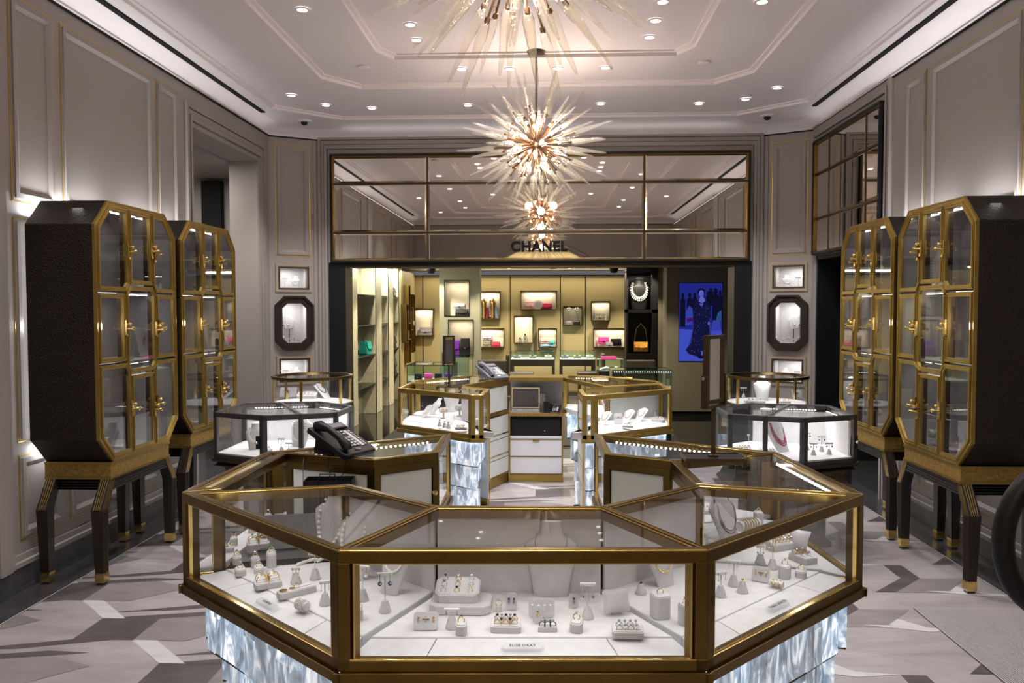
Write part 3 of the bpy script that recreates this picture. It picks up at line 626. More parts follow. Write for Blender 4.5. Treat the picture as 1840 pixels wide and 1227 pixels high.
# ================================================================ GREY VITRINES AND ROUND VITRINES
def greycase(sd,label):
    po=[(-2.16,5.45),(-1.756,5.265),(-1.307,5.445),(-1.29,5.85),(-1.62,6.12),(-2.16,5.99)]
    if sd>0: po=[(x*.985+.015,y+.01) for x,y in mir(po)]; kinds=['glass']*6
    po=[(x-.0,y) for x,y in po]; n=6; cx=sum(p[0] for p in po)/n; cy=sum(p[1] for p in po)/n; root=thing('vitrine',(cx,cy,0),label,'display case'); Tm=T((cx,cy,0)); zt,zb=.90,.585
    b=MB(Tm); b.ring(po,inset(po,.030),zt-.034,zt); b.ring(po,inset(po,.030),zb,zb+.03); 
    for i in range(n):
        P0=Vector(po[i]); a_=(Vector(po[i-1])-P0).normalized(); c_=(Vector(po[(i+1)%n])-P0).normalized(); q=[P0,P0+a_*.03,Vector(inset(po,.03)[i]),P0+c_*.03]; b.prism([tuple(v) for v in q],zb,zt)
    i=1 if sd<0 else 3; m0=(Vector(po[i])+Vector(po[(i+1)%n]))/2; i2=4 if sd<0 else 0; m1=(Vector(po[i2])+Vector(po[(i2+1)%n]))/2 
    b.box(m0.x-.014,m0.y-.004,zb,m0.x+.014,m0.y+.024,zt) ; b.beam((m0.x,m0.y+.01,zt-.01),(m1.x,m1.y-.01,zt-.01),.025,.02)
    b.build('frame','grey',root,bevel=.002)
    b=MB(Tm); b.prism(inset(po,.02),zt-.010,zt-.005); b.build('glass_top','glass',root)
    for i in range(n):
        j=(i+1)%n; g1=inset(po,.012);g2=inset(po,.016); b=MB(Tm); b.prism([g1[i],g1[j],g2[j],g2[i]],zb+.02,zt-.02); b.build('glass_pane','glass',root)
        l1=inset(po,.031); bb=MB(Tm); 
        for z in(zb+.032,): bb.beam((*l1[i],z),(*l1[j],z),.004,.004)
        bb.build('pane_liner','bright',root)
    b=MB(Tm); b.prism(inset(po,.02),zb+.004,zb+.035); b.build('deck','suede2',root)
    # back boards, lined
    bk=(3,4) if sd<0 else (5,0)
    b=MB(Tm); g1=inset(po,.035);g2=inset(po,.045)
    for i in bk: j=(i+1)%n; b.prism([g1[i],g1[j],g2[j],g2[i]],zb+.035,zt-.05)
    b.build('back_board','suede2',root)
    b=MB(Tm); b.prism(inset(po,-.012),zb-.02,zb); b.prism(inset(po,.0),zb-.05,zb-.02,inset(po,.03)); b.build('cornice','bronze',root)
    b=MB(Tm)
    a=inset(po,.045);
    prof=[(.045,zb-.05),(.065,zb-.09),(.045,zb-.14),(.02,zb-.16),(.02,zb-.175)]
    for k in range(len(prof)-1): b.prism(inset(po,prof[k+1][0]),prof[k+1][1],prof[k][1],inset(po,prof[k][0]))
    b.build('wood_drum','wood',root); b=MB(Tm); b.prism(inset(po,.16),.03,zb-.17); b.prism(inset(po,.13),0,.03); b.build('pedestal','wood',root)
    i=0 if sd<0 else 4
    A0=Vector(po[i]);A1=Vector(po[i+1]); e=A1 if sd<0 else A0; u=(A1-A0).normalized(); nn=Vector((u.y,-u.x)); 
    c=(A1-u*.035 if sd<0 else A1-u*.02)
    b=MB(Tm); b.cbox((c.x+nn.x*.006,c.y+nn.y*.006,(zt+zb)/2-.02),(.024,.024,.085)); b.build('lock_plate','black',root); b=MB(Tm); b.ball((c.x+nn.x*.022,c.y+nn.y*.022,(zt+zb)/2-.02),.012,10); b.build('lock_knob','silver',root,True)
    g=inset(po,.05)
    for i in bk:
        j=(i+1)%n; P0=Vector(g[i]);P1=Vector(g[j]); uu=(P1-P0); L=uu.length-.1; uu.normalize(); m_=max(3,int(L/.02)); b=MB(Tm)
        for k in range(m_): c=P0+uu*(.05+L*(k+.5)/m_); b.cbox((c.x,c.y,zt-.036),(.009,.007,.004))
        b.build('led_strip','leddot',root)
    for dx in(-.18,.18): area('led_light',(dx,.12,zt-.045),.3,.02,PW['case']*.95,(.93,.96,1),(0,0,0),root)
    return root
greycase(-1,'left gunmetal framed glass vitrine with pearl necklaces on a wooden drum')
greycase(1,'right gunmetal framed glass vitrine with a purple necklace on a wooden drum')
def roundcase(cx,cy,label):
    root=thing('round_vitrine',(cx,cy,0),label,'display case'); r=.36; ca=.5
    def rg(r0,r1,z0,z1,name,m): b=MB(); b.ring(circ(r0,40),circ(r1,40),z0,z1); return b.build(name,m,root,True)
    rg(r,r-.03,.975,1.0,'top_ring','brass'); rg(r,r-.03,.735,.755,'bottom_ring','brass')
    b=MB(); b.prism(circ(r-.02,40),.985,.991); b.build('glass_top','glass',root)
    b=MB(); b.ring(circ(r-.010,40),circ(r-.014,40),.755,.975); b.build('glass_wall','glass',root,True)
    for k in range(6):
        a=math.pi/6+k*math.pi/3; b=MB(Matrix.Translation(((r-.015)*math.cos(a),(r-.015)*math.sin(a),0))@Matrix.Rotation(a,4,'Z')); b.box(-.008,-.011,.75,.008,.011,.98); b.build('post','bright',root)
    b=MB(); b.lathe([(r-.016,.72),(r-.016,.76)],40); b.build('deck','suede2',root,True)
    b=MB(); b.lathe([(.0,.0),(.24,.0),(.24,.03),(.14,.05),(.10,.2),(.10,.6),(.2,.71),(r-.02,.735)],32); b.build('pedestal','bronze',root,True)
    point('vitrine_lamp',(0,.0,.965),1.0,(.95,.97,1),.02,root); return root
roundcase(-2.02,7.32,'left round brass ringed glass vitrine on a pedestal below the corner showcases')
roundcase(2.08,7.45,'right round brass ringed glass vitrine on a pedestal below the corner showcases')
# ================================================================ TALL CABINETS
def cabinet(sd,y0,label):
    root=thing('jewellery_cabinet',(sd*2.45,y0,0),label,'cabinet')
    def Mx(): # local (s,z,n) n toward room
        m=Matrix(((0,0,-sd,0),(1,0,0,0),(0,1,0,0),(0,0,0,1))); return m
    P=Mx(); OC=[(.15,.70),(.85,.70),(1,.85),(1,2.08),(.85,2.23),(.15,2.23),(0,2.08),(0,.85)]; DP=.40
    b=MB(P); b.ring(OC,inset(OC,.018),-DP,-.012); b.prism(inset(OC,.010),-DP,-DP+.01); b.build('shagreen_shell','shag',root)
    b=MB(P); b.ring(inset(OC,.0185),inset(OC,.022),-DP+.01,-.02); b.prism(inset(OC,.022),-DP+.011,-DP+.015); b.build('linen_lining','lin',root)
    b=MB(P); b.ring(OC,inset(OC,.022),-.012,.004); b.ring(inset(OC,.004),inset(OC,.010),.004,.008); b.build('face_frame','brass_lit',root,bevel=.001)
    for z in(1.27,1.705): b=MB(P); b.box(.02,z-.008,-DP+.012,.98,z+.008,-.02); b.build('shelf','sued',root)
    for s0,s1,z0,z1 in((.37,.385,1.70,2.215),(.66,.68,1.70,2.215),(.322,.338,1.20,1.70),(.702,.718,1.20,1.70),(.37,.385,.715,1.20),(.66,.68,.715,1.24)): b=MB(P); b.box(s0,z0,-.05,s1,z1,-.006); b.build('mullion','bronze',root)
    DR=[([(.024,1.705),(.335,1.705),(.372,1.75),(.372,2.205),(.158,2.205),(.024,2.07)],1),
        ([(.382,1.75),(.662,1.75),(.662,2.205),(.382,2.205)],1),
        ([(.714,1.705),(.976,1.705),(.976,2.07),(.842,2.205),(.674,2.205),(.674,1.75)],0),
        ([(.024,1.285),(.324,1.285),(.324,1.690),(.024,1.690)],1),
        ([(.375,1.205),(.665,1.205),(.704,1.25),(.704,1.695),(.665,1.738),(.375,1.738),(.334,1.695),(.334,1.25)],1),
        ([(.716,1.275),(.976,1.275),(.976,1.690),(.716,1.690)],0),
        ([(.158,.722),(.372,.722),(.372,1.225),(.330,1.272),(.024,1.272),(.024,.86)],1),
        ([(.382,.722),(.662,.722),(.662,1.192),(.382,1.192)],1),
        ([(.674,.722),(.842,.722),(.976,.86),(.976,1.262),(.712,1.262),(.674,1.225)],0)]
    for po,right in DR:
        b=MB(P); b.ring(po,inset(po,.026),-.012,.008); b.ring(inset(po,.006),inset(po,.012),.008,.012); d=b.build('door','brass_lit',root,bevel=.001)
        b=MB(P); b.prism(inset(po,.022),-.004,.0); b.build('door_glass','glass2',d)
        zs=[p[1] for p in po]; zm=(min(zs)+max(zs))/2; s_=(max(p[0] for p in po) if right else min(p[0] for p in po)); s_=s_+(-.012 if right else .012)
        b=MB(P); b.box(s_-.009,zm-.045,.010,s_+.009,zm+.045,.020); b.ball((s_,zm+.02,.036),.012,10); b.lathe([(.005,.02),(.005,.05),(.012,.052),(.012,.062),(.001,.066)],10,(s_,zm-.008,0)); b.tube([(s_-.02,zm+.02,.026),(s_+.02,zm+.02,.026)],.004,8)
        b.tube([(s_-.0,zm-.04,.02),(s_,zm-.055,.02)],.007,8); b.build('door_handle','bright',d,True)
    BB=lambda e:[(-.0,.135-e),(-.0,.865+e)]
    b=MB(P); b.box(.13,.60,-DP+.0,.87,.70,-.004); b.build('burl_band','burl',root)
    b=MB(P); b.box(.125,.60,-DP,.875,.615,.002); b.box(.125,.69,-DP,.875,.702,.002); b.build('band_trim','brass_lit',root)
    b=MB(P)
    for k in range(4): b.box(.14,.535+k*.016,-DP+.01,.86,.546+k*.016,-.005-.003*(k%2))
    b.box(.14,.535,-DP+.012,.86,.60,-.012); b.build('ribbed_apron','ebony',root)
    for s0,sg in((.155,-1),(.845,1)):
        for nn,ng in((-.035,1),(-DP+.04,-1)):
            top=(s0,.60,nn); kn=(s0+sg*.095,.44,nn+ng*.0); ft=(s0+sg*.085,.06,nn)
            b=MB(P)
            for a_,c_,w0,w1 in((top,kn,.030,.034),(kn,ft,.034,.026)):
                vs=[(a_[0]+i*w0,a_[1],a_[2]+j*w0) for i,j in((-1,-1),(1,-1),(1,1),(-1,1))]+[(c_[0]+i*w1,c_[1],c_[2]+j*w1) for i,j in((-1,-1),(1,-1),(1,1),(-1,1))]
                b.add(vs,[(3,2,1,0),(4,5,6,7)]+[(i,(i+1)%4,(i+1)%4+4,i+4) for i in range(4)])
            b.c=1
            for q in(-.021,-.007,.007,.021):
                for a_,c_,w0,w1 in((top,kn,.031,.035),(kn,ft,.035,.027)):
                    b.c=2 if a_ is kn else 1
                    b.beam((a_[0]+q,a_[1],a_[2]+ng*w0),(c_[0]+q*.8,c_[1],c_[2]+ng*w1),.0032,.003,(0,0,1)); b.beam((a_[0]+sg*w0,a_[1],a_[2]+q),(c_[0]+sg*w1,c_[1],c_[2]+q*.8),.0032,.003,(1,0,0))
            l=b.build('leg',['ebony','bright','bronze'],root)
            b=MB(P); b.prism([(ft[0]+i*.028,ft[2]+j*.028) for i,j in((-1,-1),(1,-1),(1,1),(-1,1))],0,1) if False else b.box(ft[0]-.028,.012,ft[2]-.028,ft[0]+.028,.068,ft[2]+.028); b.build('brass_foot','bright',l)
            b=MB(P); b.box(ft[0]-.02,0,ft[2]-.02,ft[0]+.02,.012,ft[2]+.02); b.build('glide','ebony',l)
    for z,e in((2.19,1),(1.69,1),(1.255,1)):
        b=MB(P)
        for s0,s1 in((.17,.35),(.40,.63),(.70,.83)): b.box(s0,z-.004,-.12,s1,z,-.08)
        b.build('shelf_light','led',root)
        area('shelf_lamp',(sd*.15,.5,z-.008),.06,.85,PW['cab'],(.97,.97,1),(0,0,0),root)
    # back-lighting strips toward the wall
    b=MB(P)
    b.box(.08,.80,-DP-.012,.09,2.1,-DP-.002); b.box(.2,2.19,-DP-.012,.8,2.20,-DP-.002); b.box(.2,.73,-DP-.012,.8,.74,-DP-.002); b.build('wall_light_strip','led',root)
    xx=sd*(DP+.014); ry=math.radians(90)*(-sd)
    area('wall_washer',(xx,.5,2.16),.05,.8,PW['back']*2.2,(.95,.95,1),(0,math.radians(-sd*150),0),root)
    area('wall_washer',(xx,.5,.78),.05,.8,PW['back']*.5,(.95,.95,1),(0,math.radians(-sd*50),0),root)
    area('wall_washer',(xx,.06,1.5),.9,.03,PW['back']*.5,(.95,.95,1),(math.radians(-90),0,0),root)
    return root
cabinet(-1,4.54,'nearest left tall octagonal shagreen cabinet with nine brass framed glass doors')
cabinet(-1,5.62,'farther left tall octagonal brass doored cabinet, partly behind the nearest left one')
cabinet(1,4.60,'nearest right tall octagonal shagreen cabinet with nine brass framed glass doors')
cabinet(1,5.66,'farther right tall octagonal brass doored cabinet, partly behind the nearest right one')
# ================================================================ CHANDELIERS
def chandelier(x,y,z,label,seed):
    rnd=random.Random(seed); root=thing('sputnik_chandelier',(x,y,z),label,'chandelier')
    b=MB(); b.tube([(0,0,.05),(0,0,3.66-z)],.009,10); b.build('stem','bronze',root,True)
    b=MB(); b.lathe([(.07,3.645-z),(.075,3.66-z),(.075,3.664-z)],20); b.build('ceiling_rose','bronze',root,True)
    b=MB(); b.ball((0,0,0),.055,16); b.build('hub','bronze',root,True)
    N=98; ga=math.pi*(3-5**.5)
    for i in range(N):
        zz=1-2*(i+.5)/N; r=(1-zz*zz)**.5; a=i*ga+rnd.uniform(-.08,.08); d=Vector((r*math.cos(a),r*math.sin(a),zz+rnd.uniform(-.04,.04))).normalized()
        if d.z>.97: d=Vector((.25,.1*rnd.uniform(-1,1),.95)).normalized()
        L0=rnd.uniform(.22,.34); L1=L0+rnd.uniform(.24,.32)
        q=d.to_track_quat('Z','Y').to_matrix().to_4x4()
        b=MB(q); b.tube([(0,0,.04),(0,0,L0)],.0048,6); b.lathe([(.010,L0-.012),(.011,L0+.006),(.006,L0+.012)],8); rd=b.build('rod','copper' if i%4 else 'bronze',root,True)
        rb=rnd.uniform(.016,.024); le=L1-L0; b=MB(q); b.lathe([(.004,L0),(rb*.75,L0+.008),(rb,L0+.03),(rb*.95,L0+.07),(rb*.62,L0+le*.55),(rb*.30,L1-.02),(.004,L1-.004),(.001,L1)],10); b.build('glass_spike','spike',rd,True)
    NB=24
    for i in range(NB):
        zz=1-2*(i+.5)/NB; r=(1-zz*zz)**.5; a=i*ga+1.3; d=Vector((r*math.cos(a),r*math.sin(a),zz)); q=d.to_track_quat('Z','Y').to_matrix().to_4x4()
        b=MB(q); b.tube([(0,0,.04),(0,0,.15)],.005,6); b.lathe([(.012,.13),(.014,.17),(.012,.175)],10); rd=b.build('lamp_arm','copper',root,True)
        b=MB(q); b.ball((0,0,.188),.0145,10); b.build('bulb','bulb',rd,True)
    for dx,dy,dz in((.0,0,-.2),(.17,0,.1),(-.17,0,.1),(0,-.2,0),(0,.2,0)): point('bulb_light',(dx,dy,dz),PW['chand']/5,(1,.84,.71),.05,root)
    return root
chandelier(0.0,2.95,2.92,'nearest starburst chandelier of clear glass spikes, cropped by the top edge',3)
chandelier(0.015,6.68,2.92,'farther glowing starburst chandelier of clear glass spikes hanging before the mirror fascia',5)
# ================================================================ BOUTIQUE BEYOND THE OPENING
BW,BC=15.9,2.33
struct((lambda b:(b.box(-3.2,9.34,-.05,3.4,16.1,-.001),b.build('floor','bfloor'))[1])(MB()))
b=MB(); b.box(-1.9,9.5,0,1.7,15.6,.006); tag(b.build('carpet','carpet'),'dark grey green carpet on the boutique floor','carpet')
b=MB(); b.box(-3.2,9.33,BC,3.4,16.1,BC+.1); struct(b.build('ceiling','bceil'))
b=MB(); b.box(-3.2,BW,0,3.4,BW+.1,BC-.09); struct(b.build('wall_back','bglit'))
b=MB()
for px in(917,1007,1052,800,760): x=at(px,560,Y=BW).x; b.box(x-.008,BW-.006,0,x+.008,BW,BC-.09)
b.box(-2.6,BW-.02,BC-.10,2,BW+.05,BC-.085); struct(b.build('trim_%d'%NT[0],'black')); NT[0]+=1
b=MB(); b.box(-3.2,9.33,0,-3.1,16.1,BC); struct(b.build('wall_left','bplaster'))
b=MB(); b.box(3.3,9.33,0,3.4,16.1,BC); struct(b.build('wall_right','bpanel'))
b=MB(); b.box(-2.62,14.3,0,-2.47,BW,BC-.06); struct(b.build('wall_left','bglit'))
for x in(-1.7,-.6,.5,1.6):
    for y in(11.2,13.2,14.9):
        t=thing('downlight',(x,y,BC),'warm recessed downlight in the low boutique ceiling','downlight','downlights in the boutique ceiling'); b=MB(); b.ring(circ(.05,16),circ(.036,16),-.006,0); b.build('trim_ring','bceil',t); b=MB(); b.prism(circ(.035,14),-.004,-.002); b.build('lamp_disc','down',t)
        spot('downlight_beam',(0,0,-.02),PW['boutique'],(1,.86,.62),math.radians(110),.03,t)
area('cove_light',(-.3,BW-.2,BC-.03),4.0,.08,26,(1,.84,.58),(math.radians(-25),0,0))
area('cove_light',(-2.42,12.4,BC-.04),.08,4.0,45,(1,.93,.72),(0,math.radians(-20),0))
# left shelf bays
def bay(y0,y1,lab,pil=True):
    t=thing('shelf_bay',(-2.5,y0,0),lab,'shelving'); Tm=T((-2.5,y0,0))
    b=MB(Tm); b.prism([(-2.98,y0),(-2.72,y1),(-2.74,y1+.01),(-3.0,y0+.01)],0,BC); b.build('back_panel','bplaster',t)
    b=MB(Tm); b.box(-2.95,y1,0,-2.50,y1+.02,BC); b.box(-2.56,y1+.02,.0,-2.50,y1+.45 if pil else y1+.3,BC); b.build('pilaster','bplaster',t,bevel=.004)
    b=MB(Tm); b.box(-2.505,y1-.004,0,-2.495,y1+.008,BC); b.build('glass_edge','cone',t)
    for z in(.46,.905,1.35,1.79):
        b=MB(Tm); b.prism([(-2.97,y0+.01),(-2.51,y0+.01),(-2.51,y1-.005),(-2.72,y1-.005)],z,z+.012); b.build('shelf','cone',t)
        b=MB(Tm); b.add([(-2.975,y0+.01,z-.40),(-2.725,y1-.005,z-.005),(-2.725,y1-.005,z-.40),(-2.78,(y0+y1)/2,z-.34)],[(0,1,3),(0,3,2),(3,1,2)]); b.build('folded_facet','bplaster',t)
    area('bay_fill',(-.22,(y1-y0)/2,BC-.02),.25,(y1-y0)*.7,9,(1,.95,.75),(0,0,0),t)  # added light without a fitting, brightens the shelf bay
    return t
bay(9.9,10.7,'tall cream shelf bay just inside the boutique jamb, nearest of the left bays'); bay(11.15,12.35,'tall cream shelf bay holding the teal bag in the boutique'); bay(12.82,13.32,'narrow empty cream shelf bay in the boutique'); bay(13.8,14.28,'tall cream shelf bay with black bags beside the gold wall',False)
# wall boxes
def box_at(px0,px1,py0,py1,Y,label,fm='brass',bm='bcream',dep=.14,lit=True):
    a=at(px0,py1,Y=Y-dep); c=at(px1,py0,Y=Y-dep); w=c.x-a.x; h=c.z-a.z; root=thing('wall_display_box',(a.x+w/2,Y,a.z),label,'display box')
    b=MB(); b.add([],[]); mx=PM((0,0,0),(1,0,0),(0,-1,0)); b=MB(mx); r=lambda d:[(-w/2+d,d),(w/2-d,d),(w/2-d,h-d),(-w/2+d,h-d)]
    b.ring(r(0),r(.014),.0,dep); b.build('frame',fm,root)
    b=MB(mx); b.prism(r(.012),0,.012); b.build('back_panel',bm,root)
    if lit: area('box_light',(0,-dep*.6,h-.03),w*.8,.05,.75*w*h/.12,(1,.9,.72),(0,0,0),root)
    return a.x,c.x,a.z+.014,Y-dep*.5
def bag(x,y,z,w,d,h,m,label,hand=None,rz=0,cat='bag',flapm=None):
    t=thing('handbag',(x,y,z),label,cat,None,rz)
    b=MB(); b.prism([(-w/2,-d/2),(w/2,-d/2),(w/2,d/2),(-w/2,d/2)],0,h,[(-w/2*.94,-d/2*.6),(w/2*.94,-d/2*.6),(w/2*.94,d/2*.6),(-w/2*.94,d/2*.6)]); b.build('body',m,t,bevel=min(w,d,h)*.14)
    b=MB(); b.add([(-w/2*.95,-d/2*.64-.002,h*.98),(w/2*.95,-d/2*.64-.002,h*.98),(w*.40,-d/2-.006,h*.45),(0,-d/2-.009,h*.36),(-w*.40,-d/2-.006,h*.45),(-w/2*.95,0,h+.003),(w/2*.95,0,h+.003)],[(0,1,2,3,4),(0,5,6,1)]); b.build('flap',flapm or m,t)
    b=MB(); b.cbox((0,-d/2-.012,h*.42),(w*.12,.008,h*.09)); b.build('clasp','jgold',t)
    if hand:
        b=MB(); b.tube([(-w*.42,0,h*.95),(-w*.30,0,h+hand*.7),(0,0,h+hand),(w*.30,0,h+hand*.7),(w*.42,0,h*.95)],.005,6); b.build('handle','jgold',t,True)
    return t
x0,x1,z,y=box_at(935,1001,522,557,BW,'wide gilt wall box with plaid and red bags on the boutique back wall')
bag(x0+.20,y,z,.26,.07,.15,'pale','pale pink plaid bag in the wide wall box'); bag(x0+.50,y,z,.22,.07,.11,'red','quilted red leather bag in the wide wall box')
b=MB(PM((0,0,0),(1,0,0),(0,-1,0))); b.lathe([(.001,0),(.085,0),(.09,.02),(.07,.03),(.05,.032),(.001,.03)],24); tag(b.build('round_box','suede2',None,True,(x0+.34,y-.07,z+.09)),'round white box leaning between the plaid and red bags','box')
x0,x1,z,y=box_at(923,958,567,617,BW,'tall cream wall box with two small perfume shaped bottles')
for dx,h,l in((.12,.10,'short black and white patterned bottle in the tall cream wall box'),(.22,.17,'taller black and white patterned bottle in the tall cream wall box')):
    t=thing('bottle',(x0+dx,y,z),l,'bottle'); b=MB(); b.prism(octo(.055,.04,.01),0,h*.8); b.build('body','snake',t); b=MB(); b.prism(octo(.03,.03,.008),h*.8,h); b.build('stopper','blackl',t)
x0,x1,z,y=box_at(967,1001,590,625,BW,'small gilt wall box with pink and teal bags above the desks')
bag(x0+.14,y,z+.07,.22,.06,.10,'pale','pale pink clutch on top of the blue clutch'); bag(x0+.27,y-.03,z+.06,.12,.05,.06,'teal','small teal clutch beside the pale pink clutch'); bag(x0+.17,y,z,.26,.08,.055,'blue','flat blue and white clutch under the pink one')
x0,x1,z,y=box_at(1012,1046.5,550,585,BW,'grey backed wall box with two earring stands',bm='bpanel')
for dx,l,m in((.11,'left silver earring stand on a grey block in the grey wall box','greyl'),(.26,'right silver earring stand on a black block in the grey wall box','blackl')):
    t=thing('earring_stand',(x0+dx,y,z),l,'stand'); b=MB(); b.cbox((0,0,.035),(.12,.05,.07)); b.build('block',m,t,bevel=.008); b=MB(); b.cbox((0,0,.17),(.03,.03,.20)); b.build('post','silver',t); b=MB(PM((0,0,0),(1,0,0),(0,-1,0))); b.tube([(.028*math.cos(a*.7),.30+.03*math.sin(a*.7),.02) for a in range(9)],.006,6,True); b.build('hoop','silver',t,True)
x0,x1,z,y=box_at(1062,1096.6,541,577,BW,'cream wall box with a black and white striped bag'); bag(x0+.17,y,z,.23,.07,.13,'snake','black and white striped evening bag in the cream wall box')
x0,x1,z,y=box_at(1066,1128,590,625,BW,'wide gilt wall box at right with pink, grey and black bags')
bag(x0+.20,y,z+.06,.22,.05,.13,'pink','bright pink envelope bag in the right wall box'); bag(x0+.44,y,z+.02,.22,.06,.14,'blackl','black patent bag tilted in the right wall box',None,.3); bag(x0+.31,y-.03,z,.15,.06,.10,'greyl','small grey quilted bag in front of the pink envelope bag')
x0,x1,z,y=box_at(852,899,523,573,BW,'tall gilt wall box with gold stands and silk scarves')
for k,(dx,l) in enumerate(((.19,'left gold mannequin scarf stand in the tall gilt wall box'),(.36,'right gold mannequin scarf stand in the tall gilt wall box'))):
    t=thing('scarf_stand',(x0+dx,y,z),l,'stand'); b=MB(); b.lathe([(.05,0),(.045,.1),(.04,.22),(.055,.30),(.03,.36),(.02,.38)],14); b.build('torso','jgold',t,True); b=MB(); b.cbox((-.055,0,.19),(.03,.05,.34)); b.build('scarf','flor',t,bevel=.01); b=MB(); b.cbox((.06,0,.10),(.035,.05,.2)); b.build('scarf','blue' if k else 'red',t,bevel=.01)
x0,x1,z,y=box_at(852,906,590,625,BW,'wide gilt wall box with floral, red and snakeskin bags')
bag(x0+.25,y,z+.13,.21,.09,.10,'flor','floral barrel bag stacked on the snakeskin bag'); bag(x0+.24,y-.01,z,.16,.08,.125,'snake','snakeskin bag under the floral barrel bag'); bag(x0+.42,y,z,.16,.06,.10,'red','crimson bag beside the snakeskin bag')
x0,x1,z,y=box_at(744,778.5,554,604,BW,'cream wall box at the left end of the boutique back wall'); bag(x0+.22,y,z,.26,.07,.16,'greyl','dark grey quilted bag in the left end wall box')
# boxes on the left gold wall
for k,(ya,yb,za,zb_) in enumerate(((14.35,14.55,1.0,1.68),(14.6,14.8,1.33,2.02),(14.62,14.84,.62,1.05),(14.86,15.1,1.2,1.62),(15.14,15.32,1.36,1.86),(15.16,15.34,.78,1.3))):
    t=thing('wall_display_box',(-2.47,ya,za),'slim gilt display box on the boutique side wall','display box','slim gilt boxes on the gold side wall'); L=yb-ya; b=MB(PM((0,0,0),(0,1,0),(1,0,0))); r=lambda d:[(d,d),(L-d,d),(L-d,zb_-za-d),(d,zb_-za-d)]; b.ring(r(0),r(.014),0,.09); b.build('frame','brass',t); b=MB(PM((0,0,0),(0,1,0),(1,0,0))); b.prism(r(.012),0,.012); b.build('back_panel','bcream',t)
# sage freestanding panel
a=at(790,640,Y=13.6); c=at(862,485,Y=13.6)
t=thing('display_partition',((a.x+c.x)/2,13.6,0),'sage grey freestanding partition with two lit windows of bags','partition'); Tm=T(((a.x+c.x)/2,13.6,0)); 
wins=[(799,843,504,567.5),(806,850,575,638)]; ww=[]
for p0,p1,q0,q1 in wins: A1=at(p0,q1,Y=13.6);C1=at(p1,q0,Y=13.6); ww.append((A1.x,C1.x,A1.z,C1.z))
b=MB(Tm); xs=a.x,c.x; (u0,u1,v0,v1),(s0,s1,t0,t1)=ww
b.box(a.x,13.6,0,c.x,13.9,t0); b.box(a.x,13.6,t0,s0,13.9,t1); b.box(s1,13.6,t0,c.x,13.9,t1); b.box(a.x,13.6,t1,c.x,13.9,v0); b.box(a.x,13.6,v0,u0,13.9,v1); b.box(u1,13.6,v0,c.x,13.9,v1); b.box(a.x,13.6,v1,c.x,13.9,BC-.05); b.build('panel','bsage',t)
b=MB(Tm); b.box(a.x+.05,13.88,t0-.05,c.x-.03,13.91,v1+.05); b.build('window_back','bcream',t)
b=MB(Tm)
for q in ww: b.ring([(0,0)]*4,[(0,0)]*4,0,0) if False else None
mx=Tm@PM((0,13.6,0),(1,0,0),(0,-1,0)); b=MB(mx)
for (e0,e1,f0,f1) in ww: r=lambda d:[(e0+d,f0+d),(e1-d,f0+d),(e1-d,f1-d),(e0+d,f1-d)]; b.ring(r(-.008),r(.004),0,.008)
b.build('window_trim','black',t)
b=MB(Tm); b.box(a.x,13.6,BC-.05,c.x,13.9,BC-.03); b.build('top_gap','black',t)
for (e0,e1,f0,f1) in ww: area('window_light',((e0+e1)/2-(a.x+c.x)/2,.15,f1-.02),(e1-e0)*.8,.1,1.1,(1,.9,.74),(0,0,0),t)
bag(ww[0][0]+.24,13.72,ww[0][2]+.12,.21,.09,.09,'greyl','lilac grey quilted bag stacked in the upper partition window'); bag(ww[0][0]+.28,13.71,ww[0][2],.23,.1,.115,'blackl','black quilted bag under the lilac grey one in the upper window')
bag(ww[1][0]+.11,13.72,ww[1][2],.14,.08,.24,'purple','deep purple bag in the lower partition window'); bag(ww[1][0]+.27,13.71,ww[1][2],.17,.09,.28,'blackl','tall black chain bag in the lower partition window')
# bags on the shelves
bag(-2.60,12.05,.918,.12,.18,.20,'teal','teal backpack on the cream shelf bay',.04,1.2)
for z,l,h in((1.802,'black bag on the top shelf beside the gold wall',.16),(.917,'black drawstring bag on the middle shelf beside the gold wall',.22),(.472,'tall black bag on the lowest shelf beside the gold wall',.32)): bag(-2.62,14.05,z,.14,.22,h,'blackl',l,None,1.4)
# black display wall
a=at(1125,660,Y=13.4); c=at(1183,487,Y=13.4)
t=thing('black_display_wall',((a.x+c.x)/2,13.4,0),'glossy black display niche unit at the right of the boutique','display unit'); Tm=T(((a.x+c.x)/2,13.4,0)); zz=[at(1150,q,Y=13.4).z for q in(487,556,562,636)]
b=MB(Tm); b.box(a.x,13.4,0,c.x,13.75,zz[3]); b.box(a.x,13.4,zz[2],a.x+.03,13.75,zz[0]); b.box(a.x,13.4,zz[3],a.x+.03,13.75,zz[1]); b.box(c.x-.10,13.4,zz[3],c.x,13.75,zz[0]); b.box(a.x,13.4,zz[2],c.x,13.75,zz[1]); b.box(a.x,13.4,zz[0]-.02,c.x,13.75,BC-.02); b.box(a.x,13.72,0,c.x,13.76,BC-.02); b.build('carcass','black',t)
b=MB(Tm); b.box(c.x,13.42,.2,c.x+.11,13.44,BC-.05); b.build('mirror_column','mirror2',t)
b=MB(Tm); b.box(c.x+.11,13.42,.0,c.x+.19,13.46,BC-.05); b.build('edge_panel','black',t)
area('niche_light',(-.03,.12,zz[0]-.06),.3,.06,1.5,(1,.9,.75),(0,0,0),t); area('niche_light',(-.03,.06,zz[1]-.03),.3,.06,3.5,(1,.88,.7),(0,0,0),t)
